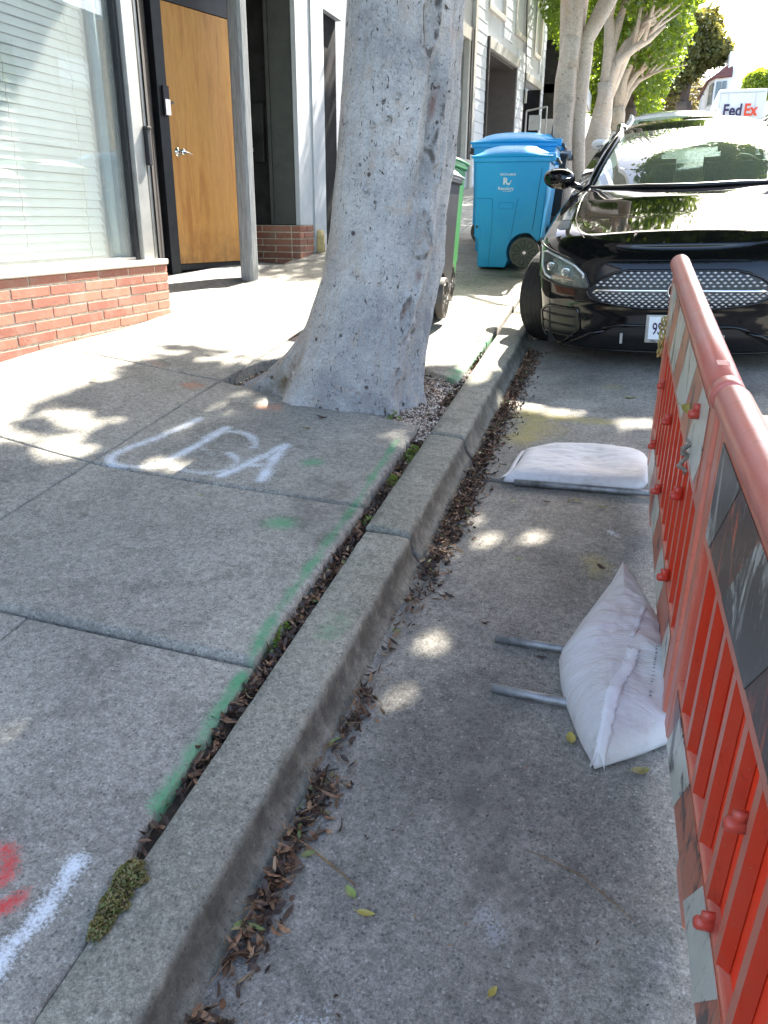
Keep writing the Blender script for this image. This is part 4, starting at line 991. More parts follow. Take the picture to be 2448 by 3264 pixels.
wbox('corner_board', 17.47, 17.62, 1.6, 9.3, -.04, .03, 'trim_cream')
# shop window
sw = wbox('shop_window', 15.2, 17.2, 2.66, 4.78, -.12, -.10, 'glass'); wbox('window_frame', 17.2, 17.30, 2.55, 5.0, -.13, .0, 'trim_cream'); wbox('window_frame', 17.32, 17.46, 2.55, 5.0, -.10, .02, 'brown_wall'); wbox('window_frame', 15.2, 17.47, 4.78, 5.0, -.13, .01, 'trim_cream'); wbox('window_sill', 15.2, 17.47, 2.55, 2.655, -.13, .03, 'trim_cream')
wbox('window_backing', 15.2, 17.45, 2.6, 5.0, -1.4, -1.3, 'interior')
for (a, b, lo, hi) in wins:
    f = wbox('window', a + .1, b - .1, lo + .1, hi - .1, -.09, -.07, 'glass'); 
    for q in ((a, a + .1, lo, hi), (b - .1, b, lo, hi), (a + .1, b - .1, lo, lo + .1)): wbox('window_frame', *q, -.10, .035, 'trim_cream', bev=.006)
    wbox('window_backing', a + .1, b - .1, lo + .1, hi - .1, -.28, -.26, 'interior')
# garage 1 and 2
wbox('garage_header', 18.42, 21.0, 4.86, 5.06, -.05, .04, 'trim_cream', bev=.006); wbox('garage_trim', 18.40, 18.47, 1.9, 5.06, -.05, .05, 'brown_wall')
wbox('garage_door', 18.45, 20.96, 1.9, 4.85, -.98, -.92, 'blue_wall'); wbox('garage_return', 20.90, 20.99, 1.9, 4.85, -.95, -.01, 'garage_door'); wbox('garage_soffit', 18.45, 20.96, 4.80, 4.85, -.95, -.06, 'garage_door')
wbox('intercom', 20.86, 20.895, 3.85, 4.25, -.78, -.66, 'decal')
g = G(); g.obox((bx(18.5, -.62), 18.5, 1.9), (.02, .02, 0), (.30, 1.0, 0), (0, 0, 2.95)); 
wbox('garage_header', 21.78, 23.48, 4.72, 4.88, -.05, .04, 'trim_cream', bev=.006); wbox('garage_door', 21.8, 23.46, 2.0, 4.71, -.55, -.50, 'dark_matte'); wbox('garage_return', 23.40, 23.50, 2.0, 4.71, -.52, -.01, 'dark_matte')
for i in range(4):
    for j in range(6):
        wbox('garage_pane', 21.95 + i * .36, 22.22 + i * .36, 2.55 + j * .34, 2.80 + j * .34, -.499, -.49, 'interior')
wbox('lintel_lamp', 21.62, 21.70, 4.2, 4.5, .0, .08, 'alu')
g = G(); a = Vector((bx(21.6, .02), 21.6, 4.9)); g.tube([(bx(21.3, .03), 21.3, 9.0), (bx(21.35, .03), 21.35, 6.2), (bx(21.62, .03), 21.62, 5.0), (bx(21.60, .03), 21.60, 2.6)], .014, 6); g.obj('cable', M['dark_frame'], house)
wbox('roof_fascia', 9.8, 23.95, 9.5, 9.8, -.4, .25, 'trim_cream')
# open swing sign / gate frame beside garage 2
g = G(); x0 = -2.35
for a_, b_ in (((x0, 21.2, 2.0), (x0, 21.2, 4.05)), ((x0, 21.2, 4.05), (x0 - .5, 21.3, 3.98)), ((x0 - .5, 21.3, 3.98), (x0 - .5, 21.3, 2.1))): g.tube([a_, b_], .02, 8)
g.box((x0 - .42, 21.24, 3.55), (x0 - .15, 21.26, 3.88))
tag(g.obj('metal_frame', M['alu']), 'thin metal frame with small sheet standing before the garage', 'gate frame')

# dark building beyond, with windows, balcony and stairs
dk = empty('dark_building', 'dark grey modern building with tall windows beyond the white siding', 'building')
def dbox(name, x0, x1, y0, y1, z0, z1, mat, parent=None):
    g = G(); g.box((x0, y0, z0), (x1, y1, z1)); return g.obj(name, M[mat], parent or dk)
dbox('wall', -9, -3.2, 25.5, 40, 2, 12, 'charcoal'); dbox('wall', -3.2, -2.75, 27.6, 33, 2, 10, 'charcoal')
for (xa, xb, za, zb) in ((-3.9, -3.45, 5.0, 6.4), (-3.9, -3.45, 3.6, 4.8), (-4.9, -4.1, 5.0, 6.4), (-3.9, -3.45, 7.0, 8.4)):
    dbox('window', xa, xb, 25.46, 25.49, za, zb, 'glass'); dbox('window_frame', xa - .05, xb + .05, 25.42, 25.455, za - .09, za, 'dark_frame'); dbox('window_frame', xa - .05, xb + .05, 25.42, 25.455, zb, zb + .09, 'dark_frame'); dbox('window_frame', xb, xb + .05, 25.42, 25.455, za, zb, 'dark_frame')
for z0 in (5.2, 7.6): dbox('balcony', -3.2, -2.1, 27.6, 32.5, z0, z0 + .25, 'alu'); dbox('balcony_lip', -2.1, -2.04, 27.6, 32.5, z0, z0 + .5, 'pale_wall')
for i in range(7): dbox('column', -2.70, -2.45, 28 + i * .75, 28.25 + i * .75, 2.2, 5.2, 'pale_wall' if i % 2 else 'charcoal')
# stair with railing
g = G()
for i in range(14): g.box((-3.3, 23.95 + i * .12 - .1, 2.4), (-2.5, 24.1 + i * .12, 2.55 + i * .13))
st = tag(g.obj('entry_stairs', M['trim_cream']), 'outside stair rising beside the white sided building', 'stairs')
g = G(); 
for i in range(12): g.tube([(-2.48, 23.9 + i * .14, 2.6 + i * .15), (-2.48, 23.9 + i * .14, 3.6 + i * .15)], .012, 5)
g.tube([(-2.48, 23.9, 3.6), (-2.48, 25.6, 5.42)], .025, 6); g.tube([(-2.48, 23.9, 2.65), (-2.48, 25.6, 4.45)], .02, 6); g.obj('railing', M['dark_frame'], st)
# long plain house beyond
hb = tag(G().box((-10, 40.2, 2.5), (-4.0, 90, 9)).obj('far_house', M['pale_wall']), 'pale grey house row far up the street behind the trees', 'house')

# ------------------------------------------------------------------ barrier
P_far, P_j, P_near = Vector((.187, 3.72)), Vector((.231, 1.935)), Vector((.345, -.28))
def barrier(A, Bp, label, scuffed=False, flip=1):
    A, Bp = Vector(A), Vector(Bp); L = (A - Bp).length; d = (A - Bp).normalized()       # local +Y from near end to far end
    rz = math.atan2(d.y, d.x) - math.pi / 2; slope = math.atan(.112)
    r = empty('barrier', label, 'barrier', 'plastic barrier sections along the lane', (Bp.x, Bp.y, Rz(Bp.x, Bp.y)), 0)
    r.matrix_world = Matrix.Translation((Bp.x, Bp.y, Rz(Bp.x, Bp.y))) @ Matrix.Rotation(rz, 4, 'Z') @ Matrix.Rotation(slope, 4, 'X')
    L3 = L / math.cos(slope)
    # core panel
    g = G(); g.add([(0, .0, .285), (0, L3 - .06, .285), (0, L3 - .06, .690), (0, 0, .690)], [(0, 1, 2, 3)]); g.obj('panel', M['bar_red'], r)
    # frame: top and bottom beams, end stiles
    g = G(); g.box((-.020, .0, .675), (.020, L3 - .03, .962)); g.box((-.020, .0, .105), (.020, L3 - .03, .292)); g.box((-.022, L3 - .095, .10), (.022, L3 - .03, .962)); g.box((-.022, .0, .10), (.022, .055, .962)); g.box((-.019, .35, .05), (.019, .50, .106)); g.box((-.019, L3 - .6, .05), (.019, L3 - .45, .106))
    bevel(g.obj('frame', M['bar_faded'], r), .008, 3)
    # rail
    n_ = 24; yend = L3
    g = G(); ys_ = [0, .003, .012, .05, .056, .062, .070, L3 * .3, L3 * .7, L3 - .03, L3 - .008, L3]; rr = [.028, .036, .0385, .0385, .0345, .0345, .0385, .038, .038, .0385, .035, .026]
    g.tube([(0, y, .985) for y in ys_], rr, 28); g.obj('top_rail', M['bar_rail'], r, True)
    g = G()
    for i in range(4): g.box((-.016, .135 + i * .010, 1.0225), (.013, .139 + i * .010, 1.0238))
    g.obj('moulded_mark', M['bar_faded'], r)
    # ribs (both faces)
    gm = G(); 
    for s_ in (-1, 1): gm.prism([(-.0135, s_ * .012), (-.008, s_ * .024), (.008, s_ * .024), (.0135, s_ * .012)], 2, .29, .682) if False else None
    V_ = []
    for s_ in (-1, 1):
        gm.add([(s_ * .0018, -.030, .288), (s_ * .0195, -.013, .288), (s_ * .0195, .013, .288), (s_ * .0018, .030, .288), (s_ * .0018, -.030, .680), (s_ * .0195, -.013, .680), (s_ * .0195, .013, .680), (s_ * .0018, .030, .680)],
               [(0, 1, 5, 4), (1, 2, 6, 5), (2, 3, 7, 6), (4, 5, 6, 7), (3, 2, 1, 0)])
    me = gm.mesh('rib'); me.materials.append(M['bar_faded']); me.materials.append(M['bar_red']); nb = int((L3 - .20) / .125)
    for k_, pl_ in enumerate(me.polygons): pl_.material_index = 0 if k_ % 5 == 1 else 1
    for i in range(nb):
        o = bpy.data.objects.new('rib', me); COL.objects.link(o); o.parent = r; o.location = (0, .15 + i * .125, 0)
    # reflective sheets, upper deep and lower shallow
    for (z0, z1, lean, wd, gap, nm) in ((.712, .930, -.17, .27, .20, 'upper'), (.112, .284, -.10, .21, .25, 'lower')):
        wv, ov = ('ref_white_s', 'ref_orange_s') if (scuffed and nm == 'upper') else ('ref_white', 'ref_orange')
        for s_ in (-1, 1):
            y0, y1 = .10, L3 - .12
            g = G(); g.box((s_ * .0205 if s_ > 0 else -.0222, y0, z0), (.0222 if s_ > 0 else -.0205, y1, z1)); g.obj('reflective_sheet', M[ov], r)
            y = y0 + (.06 if nm == 'upper' else -.05)
            while y < y1:
                poly = [(y, z0), (y + wd, z0), (y + wd + lean, z1), (y + lean, z1)]
                # clip to sheet
                def cl(poly, v_, side):
                    out = []
                    for i in range(len(poly)):
                        a_, b_ = poly[i], poly[(i + 1) % len(poly)]; ia = (a_[0] - v_) * side >= 0; ib = (b_[0] - v_) * side >= 0
                        if ia: out.append(a_)
                        if ia != ib: t = (v_ - a_[0]) / (b_[0] - a_[0]); out.append((v_, a_[1] + t * (b_[1] - a_[1])))
                    return out
                q = cl(cl(poly, y0, 1), y1, -1) 
                if len(q) > 2 and q:
                    g = G(); g.prism(q, 0, s_ * .0223, s_ * .0235); g.obj('white_stripe', M[wv], r)
                y += wd + gap
    # pegs
    gp = G(); gp.tube([(-.020, 0, 0), (-.045, 0, 0), (-.050, 0, 0)], [.0125, .012, .008], 12); gp.box((-.040, -.004, .0), (-.018, .004, .028)); me = gp.mesh('peg', True); me.materials.append(M['bar_peg'])
    for yy, zz in ((.38, .57), (.38, .30), (.25, .86), (1.0, .57), (1.0, .30), (1.42, .57), (1.45, .30)):
        if yy < L3: o = bpy.data.objects.new('peg', me); COL.objects.link(o); o.parent = r; o.location = (0, yy, zz)
    return r, L3, rz, slope
b1, L1, _, _ = barrier(P_far, P_j, 'farther orange red ribbed barrier section ending in front of the black car')
b2, L2, _, _ = barrier(P_j - Vector((-.001, .012)), P_near, 'nearer barrier section with black scuffed reflective panel', True)
g = G(); q = [(.68, .62), (.735, .615), (.745, .66), (.71, .69), (.675, .665)]; g.prism([(a, b - .03) for a, b in q], 0, -.0285, -.0275); g.obj('tape', M['tape'], b2)
# steel feet: one U of pipe near the joint, one under the flat bag
def foot(parent, pts, end=True):
    inv = parent.matrix_world.inverted() if False else None
    g = G(); g.tube(pts, .0145, 12, True); o = g.obj('foot', M['steel'], None, True)
    o.parent = parent; bpy.context.view_layer.update(); o.matrix_parent_inverse = parent.matrix_world.inverted(); return o
def rp(x, y, h=.016): return Vector((x, y, Rz(x, y) + h))
foot(b1, [rp(-.298, 2.300, .012), rp(-.15, 2.283, .018), rp(.05, 2.262, .026), rp(.38, 2.235, .03), rp(.46, 2.21, .03), rp(.49, 2.13, .03), rp(.46, 2.04, .03), rp(.38, 2.0, .03), rp(.05, 2.005, .024), rp(-.15, 2.028, .018), rp(-.266, 2.045, .014)])
foot(b1, [rp(-.42, 3.535, .022), rp(0, 3.52, .022), rp(.30, 3.505, .026)])

# yellow leaf and cord caught on the barrier
o = leaf_at(.207, 2.32, Rz(.2, 2.3) + .80, .06, .028, -.5, M['leaf_yellow'], 'yellow leaf caught on the side of the barrier near its joint', tilt=(1.0, .2), curl=.5); 
g = G(); z0 = Rz(.2, 2.1); pts = [(.19 + .012 * math.sin(i * 1.9), 2.16 + .010 * math.cos(i * 1.4), z0 + .78 - i * .012) for i in range(9)]; g.tube(pts, [.003, .006, .008, .007, .009, .006, .008, .006, .004], 7)
tag(g.obj('rope', simple('frayed_grey_rope', (.25, .22, .18), .9, var=.4, scale=60)), 'frayed grey rope knot hanging on the barrier side', 'rope')
g = G(); z0 = Rz(.19, 3.5); 
for k in range(3): g.tube([(.150 + .010 * math.sin(i * 1.3 + k * 2), 3.45 + .02 * math.cos(i * 2.1 + k), z0 + .80 - i * .020) for i in range(9)], .0045, 6)
tag(g.obj('plastic_strip', simple('torn_yellow_plastic', (.45, .36, .12), .6, var=.5, scale=40)), 'torn yellowish plastic strip stuck near the far barrier end', 'plastic strip')

# ------------------------------------------------------------------ sandbags
def sandbag(name, outline, cz, H, label, tips=2.2, bulge=.5, seed=0, wr=.006):
    """outline: (x, y, edge height) points; dome lofted to the crest"""
    O = curve([(p[0], p[1]) for p in outline] + [(outline[0][0], outline[0][1])], 10)[:-1] if False else None
    pts = []; m = len(outline)
    for i in range(m):
        a, b = outline[i], outline[(i + 1) % m]
        for k in range(12):
            t = k / 12; pts.append([a[j] + (b[j] - a[j]) * t for j in range(3)])
    # soften all but the true corners
    A = np.array(pts); cor = {i * 12 for i in range(m) if outline[i][3] > .5} if len(outline[0]) > 3 else set()
    for _ in range(14):
        Bq = (np.roll(A, 1, 0) + A * 2 + np.roll(A, -1, 0)) / 4
        for c in cor: Bq[c] = A[c]
        A = Bq
    cx, cy = A[:, 0].mean(), A[:, 1].mean(); n = len(A); R = 34; V = []
    def base(x, y): return Rz(x, y)
    for k in range(R + 1):
        t = 1 - k / R
        for i in range(n):
            x = cx + (A[i, 0] - cx) * t; y = cy + (A[i, 1] - cy) * t
            dome = (1 - t ** tips) ** bulge; e = A[i, 2]
            z = base(x, y) + e * t ** 1.5 + H * dome
            w_ = (1 - t ** 6) * min(1, (1 - t) * 6 + .15)
            z += w_ * (wr * mn.noise(Vector((x * 9 + seed, y * 22, seed))) + wr * .55 * mn.noise(Vector((x * 28, y * 40 + seed, seed))) + wr * 1.6 * mn.noise(Vector((x * 4.5, y * 5, seed + 2))))
            z += wr * .5 * t * t * mn.noise(Vector((math.atan2(A[i, 1] - cy, A[i, 0] - cx) * 9, t * 2, seed)))
            V.append((x, y, z))
    F = [(k * n + i, k * n + (i + 1) % n, (k + 1) * n + (i + 1) % n, (k + 1) * n + i) for k in range(R) for i in range(n)]
    # under side
    b0 = len(V)
    for k, (t, dz) in enumerate(((.985, -.5), (.93, -.85), (.80, -1.0))):
        for i in range(n):
            x = cx + (A[i, 0] - cx) * t; y = cy + (A[i, 1] - cy) * t; e = A[i, 2]; V.append((x, y, base(x, y) + max(.003, e * (1 + dz))))
    rings = [list(range(n))] + [[b0 + k * n + i for i in range(n)] for k in range(3)]
    for a, b in zip(rings[:-1], rings[1:]): F += [(a[i], b[i], b[(i + 1) % n], a[(i + 1) % n]) for i in range(n)]
    F.append(tuple(rings[-1]))
    g = G(); g.V = V; g.F = F; o = g.obj(name, M['bag'], None, True); tag(o, label, 'sandbag', 'white woven sandbags holding the barrier down')
    from mathutils.bvhtree import BVHTree
    bvh = BVHTree.FromPolygons([Vector(v) for v in V], F)
    def top(x, y):
        h = bvh.ray_cast(Vector((x, y, 5)), Vector((0, 0, -1))); return h[0].z if h[0] else base(x, y)
    return o, top
bag1, top1 = sandbag('sandbag', [(-.475, 3.555, .02, 1), (-.30, 3.545, .035, 0), (-.05, 3.53, .04, 0), (.165, 3.525, .04, 0), (.20, 3.70, .05, 0), (.165, 3.95, .04, 0), (-.1, 4.0, .04, 0), (-.30, 3.97, .04, 0), (-.425, 3.90, .03, 1), (-.43, 3.73, .03, 0)], 0, .060, 'flat oblong white sandbag lying across the road joint', tips=5, bulge=.62, seed=4, wr=.006)
bag2, top2 = sandbag('sandbag', [(.050, 1.775, .020, 1), (.16, 1.845, .03, 0), (.262, 1.925, .045, 1), (.262, 2.10, .055, 0), (.235, 2.33, .05, 0), (.155, 2.60, .035, 0), (.085, 2.80, .035, 1), (.045, 2.62, .03, 0), (-.02, 2.42, .03, 0), (-.085, 2.20, .03, 1), (-.065, 2.06, .03, 0), (.0, 1.88, .02, 0)], 0, .165, 'kite shaped white sandbag with a stitched seam slumped against the barrier', tips=2.7, bulge=.66, seed=9, wr=.010)
M['seam'] = simple('white_stitched_hem', (.70, .70, .71), .6, var=.05, scale=60, bmp=.4, bscale=300)
def seam(pts, wd, top, parent, frill=.0035):
    C_ = curve(pts, 14); g = G(); n = len(C_)
    V = []
    for i, (x, y) in enumerate(C_):
        a = Vector(C_[max(i - 1, 0)]); b = Vector(C_[min(i + 1, n - 1)]); d = (b - a).normalized(); nr = Vector((-d.y, d.x))
        for k, s_ in enumerate((-1, -.45, .05, .4, 1)):
            ww = wd * s_ * (1 + .55 * mn.noise(Vector((i * .6, k * 7, 1)))); p = Vector((x, y)) + nr * ww
            V.append((p.x, p.y, top(p.x, p.y) + .0015 + (.0025, .0, .004, .0, .002)[k] + frill * .5 * mn.noise(Vector((i * .9, k * 3, 3)))))
    F = [(i * 5 + k, i * 5 + k + 1, (i + 1) * 5 + k + 1, (i + 1) * 5 + k) for i in range(n - 1) for k in range(4)]
    g.add(V, F); o = g.obj('seam', M['seam'], parent, True); o.modifiers.new('thickness', 'SOLIDIFY').thickness = .002; return o
seam([(.058, 1.790), (.070, 1.87), (.083, 1.95), (.112, 2.03), (.125, 2.10)], .017, top2, bag2)
seam([(.118, 2.15), (.128, 2.20), (.14, 2.27), (.155, 2.35)], .007, top2, bag2, .001)
# end seam of the flat bag
g = G(); ps = [(-.475, 3.56), (-.452, 3.64), (-.445, 3.74), (-.437, 3.83), (-.427, 3.90)]; V = []
C_ = curve(ps, 8)
for i, (x, y) in enumerate(C_):
    for k in range(3): V.append((x - .016 * (1 - k / 2) + .004 * mn.noise(Vector((i * .7, k, 0))) + .01 * (k == 2), y, Rz(x, y) + .028 + .006 * (k) + .004 * mn.noise(Vector((i * .5, k, 5)))))
g.add(V, [(i * 3 + k, i * 3 + k + 1, (i + 1) * 3 + k + 1, (i + 1) * 3 + k) for i in range(len(C_) - 1) for k in range(2)]); o = g.obj('seam', M['bag'], bag1, True); o.modifiers.new('thickness', 'SOLIDIFY').thickness = .003
# faint print lines on the kite bag
def text(body, size, mat, parent, mw, name='lettering', offset=0., extrude=.0008, align='CENTER', local=True, sx=1., shear=0):
    c = bpy.data.curves.new(name, 'FONT'); c.body = body; c.size = size; c.extrude = extrude; c.offset = offset; c.align_x = align; c.align_y = 'CENTER'; c.resolution_u = 3; c.shear = shear
    o = bpy.data.objects.new(name, c); COL.objects.link(o); c.materials.append(M[mat]); o.parent = parent
    o.matrix_local = mw @ Matrix.Diagonal((sx, 1, 1, 1)); return o
def frame_at(p, right, up):
    right = Vector(right).normalized(); up = Vector(up); up = (up - right * up.dot(right)).normalized(); n = right.cross(up)
    m = Matrix((right, up, n)).transposed().to_4x4(); return Matrix.Translation(p) @ m
def surf_text(body, size, p0, p1, top, parent):
    # wrap each character on the cloth
    a, b = Vector(p0), Vector(p1); n_ = len(body)
    for i, ch in enumerate(body):
        if ch == ' ': continue
        q = a.lerp(b, (i + .5) / n_); d = (b - a).normalized()
        e = .008; z = top(q.x, q.y); dzx = (top(q.x + e, q.y) - top(q.x - e, q.y)) / (2 * e); dzy = (top(q.x, q.y + e) - top(q.x, q.y - e)) / (2 * e)
        nrm = Vector((-dzx, -dzy, 1)).normalized(); rt = Vector((d.x, d.y, 0)); rt = (rt - nrm * rt.dot(nrm)).normalized(); up = nrm.cross(rt)
        text(ch, size, 'printing', parent, frame_at(Vector((q.x, q.y, z + .0015)), rt, up), 'printed_letter', extrude=.0004)
surf_text('Lawrenceville, GA', .012, (.190, 2.125), (.175, 1.955), top2, bag2)

# ------------------------------------------------------------------ wheeled carts
def cart(x, y, rz, mat, lidmat, label, Wd=.86, Dp=.68, H=1.03, logo=True, wheels=True, groove=None, dome=.10):
    """local: X = along the side (front at x=0, wheels and handle at x=Wd), Y = across, Z up"""
    z = Wz(x, y) if x < -.7 else Rz(x, y)
    r = empty('wheeled_cart', label, 'wheelie bin', 'wheeled waste carts on the sidewalk', (x, y, z), rz)
    W_ = Wd; wr_ = .135
    cx, cz = W_ * .73, .15
    def prof(hw):     # side outline
        P = [(.005, H), (.018, .56), (.016, .30), (.055, .272), (.060, .018), (.075, .0), (W_ * .46, .0), (W_ * .475, .02)]
        for k in range(9):
            a = math.radians(205 - k * 16); P.append((cx + .185 * math.cos(a), cz + .185 * math.sin(a)))
        P += [(W_ * .895, .255), (W_ * .925, .29), (W_ * .985, .93), (W_ * .988, H)]
        return P
    P = prof(0); ny = 6; g = G(); V = []; n = len(P)
    # sides taper inwards towards the foot
    def hw(z_): return Dp / 2 * (.80 + .20 * min(1, z_ / H))
    rows = [(-1, -.028), (-.94, 0), (0, 0), (.94, 0), (1, -.028)]
    V = []
    ctr = (W_ * .5, H * .5)
    for (s_, ins) in ((-1, .012), (-.965, 0), (.965, 0), (1, .012)):
        for (px_, pz) in P:
            k = 1 - ins * 2.2; V.append((ctr[0] + (px_ - ctr[0]) * k if ins else px_, s_ * hw(pz), pz if not ins else (pz * .996 + .002)))
    F = []
    for a in range(3):
        for i in range(n): F.append((a * n + i, (a + 1) * n + i, (a + 1) * n + (i + 1) % n, a * n + (i + 1) % n))
    F.append(tuple(range(n))); F.append(tuple(3 * n + i for i in range(n))[::-1])
    g.add(V, F); b = g.obj('body', M[mat], r); bevel(b, .007, 3, .35); b.data.polygons.foreach_set('use_smooth', [True] * len(b.data.polygons)); b.modifiers.new('wn', 'WEIGHTED_NORMAL')
    if groove:
        yv = lambda z_, e=.0012: -hw(z_) - e
        g = G()
        def line(p0, p1, w_=.0022):
            (a0, z0), (a1, z1) = p0, p1; k = 6
            pts = [(a0 + (a1 - a0) * i / k, yv(z0 + (z1 - z0) * i / k, .0006), z0 + (z1 - z0) * i / k) for i in range(k + 1)]; g.tube(pts, w_, 5, False)
        line((.03, .66), (.19, .655)); line((.19, .655), (.195, .40)); line((.195, .40), (.175, .01)); line((.45, .655), (.435, .62)); line((.435, .62), (.385, .25)); line((.26, .62), (.40, .62), .0012); line((.40, .62), (.40, .56), .0012); line((.40, .56), (.26, .56), .0012); line((.26, .56), (.26, .62), .0012); line((.075, .40), (.082, .27), .0015); line((.03, .405), (.075, .40), .0012)
        line((.66, .93), (.60, .36), .004)
        g.obj('moulded_groove', M[groove], r, True)
        g = G(); g.tube([(.045, yv(.39), .39), (.045, yv(.39) - .004, .39)], .012, 12); g.obj('bolt_hole', M['black_plastic'], r)
    # rim
    g = G(); g.box((-.014, -Dp / 2 - .014, H - .045), (W_ + .004, Dp / 2 + .014, H + .004)); bevel(g.obj('rim', M[mat], r), .012, 3)
    # lid, slightly domed
    def lid(a, b_):
        x_ = -.035 + (W_ + .055) * a; y_ = (b_ - .5) * (Dp + .05); e = min(a, 1 - a) * 2; e2 = min(b_, 1 - b_) * 2
        z_ = H + .012 + dome * (1 - (1 - min(1, e * 1.15)) ** 2.4) * (1 - (1 - min(1, e2 * 1.1)) ** 3) ** .8
        z_ += .010 * (1 if (.12 < a < .80 and .12 < b_ < .88) else 0)
        return (x_, y_, z_)
    g = G(); g.grid(lid, 26, 20); o = g.obj('lid', M[lidmat], r, True)
    m_ = o.modifiers.new('thickness', 'SOLIDIFY'); m_.thickness = .02; m_.offset = -1; bevel(o, .004)
    # hinge lugs and handle
    g = G(); 
    for s_ in (-1, 1):
        g = G(); g.box((W_ * .86, s_ * (Dp / 2 - .03) - .03, H - .035), (W_ + .045, s_ * (Dp / 2 - .03) + .03, H + .035)); bevel(g.obj('hinge', M[lidmat], r), .008, 3)
    g = G(); g.tube([(W_ + .055, -Dp / 2 + .04, H - .02), (W_ + .055, Dp / 2 - .04, H - .02)], .016, 12)
    g.obj('handle', M['wheel_plastic' if mat != 'cart_green' else 'cart_green'], r, True)
    if wheels:
        for s_ in (-1, 1):
            yo = s_ * (Dp / 2 - .035)
            w_ = empty('wheel'); w_.parent = r; w_.location = (cx, yo, cz)
            R_ = .150; T_ = .028
            g = G(); g.tube([(0, -T_, 0), (0, -T_ * .85, 0), (0, T_ * .85, 0), (0, T_, 0)], [R_ * .95, R_, R_, R_ * .95], 48); g.obj('tyre', M['wheel_plastic'], w_)
            for q in range(7):
                a0 = q * 2 * math.pi / 7
                for sd in ((-1,) if s_ < 0 else (1, -1)):
                    g = G()
                    poly = []
                    for (rr_, aa) in ((.045, -.20), (.115, -.26), (.120, 0), (.115, .26), (.045, .20)):
                        poly.append((rr_ * math.cos(a0 + aa), rr_ * math.sin(a0 + aa)))
                    nq = len(poly)
                    for i in range(nq):
                        p0, p1 = poly[i], poly[(i + 1) % nq]; g.tube([(p0[0], sd * T_, p0[1]), (p1[0], sd * T_, p1[1])], .0055, 4)
                    g.obj('spoke', M['black_plastic'], w_)
            g = G(); g.tube([(0, -T_ - .010, 0), (0, T_ + .010, 0)], .016, 14); g.obj('hub', M['chrome'], w_)
        g = G(); g.tube([(cx, -Dp / 2 + .03, cz), (cx, Dp / 2 - .03, cz)], .011, 8); g.obj('axle', M['steel'], r)
    if logo:
        zc = .80; yy_ = lambda z_: -hw(z_) - .0025; tl = hw(H) * .2 / H
        def lab(body, size, xx, z_, off=0., sx=1., **k): text(body, size, 'decal', r, frame_at(Vector((xx, yy_(z_), z_)), (1, 0, 0), (0, -tl, 1)), 'lettering', off, .0006, sx=sx, **k)
        lab('RECYCLABLES', .026, .335, .875, .0006, .95); lab('R', .082, .312, .812, .0035); lab('Recology', .042, .318, .748, .0008); lab('WASTE ZERO', .014, .33, .722, .0002)
        g = G(); g.prism([(.338, .785), (.350, .775), (.372, .822), (.366, .826), (.350, .797), (.344, .80)], 1, yy_(.80) - .001, yy_(.80) + .0015); g.obj('tick_mark', M['decal'], r)
    return r
cart(-1.60, 8.66, .03, 'cart_blue', 'cart_blue', 'large blue recycling cart with white print in front of the other carts', groove='cart_blue_dark', Wd=.74)
cart(-1.80, 9.60, .02, 'cart_blue', 'cart_blue', 'second blue cart whose lid shows above the front blue cart', logo=False, Wd=.90, H=1.12)
cart(-1.40, 10.98, .1, 'cart_blue', 'cart_blue', 'small far blue cart standing beside the second tree trunk', logo=False, Wd=.32, Dp=.45, H=1.10)
cart(-1.38, 10.32, math.pi - .05, 'cart_black', 'cart_black', 'black cart with wheels to the left behind the front blue cart', logo=False, Wd=.54, Dp=.58, H=1.05, dome=.06)
cart(-1.30, 10.34, .05, 'cart_black', 'cart_grey', 'black cart with sunlit grey lid behind the blue carts', logo=False, Wd=.44, Dp=.58, H=1.0, dome=.06)
cart(-1.72, 7.05, -math.pi / 2 + .05, 'cart_green', 'cart_green', 'green compost cart half hidden behind the thick trunk', logo=False, Wd=.66, Dp=.60, H=1.06, dome=.05)
cart(-1.61, 6.42, -math.pi / 2 + .04, 'cart_black', 'cart_grey', 'black cart with grey domed lid directly behind the thick trunk', logo=False, Wd=.60, Dp=.56, H=1.00, dome=.09)

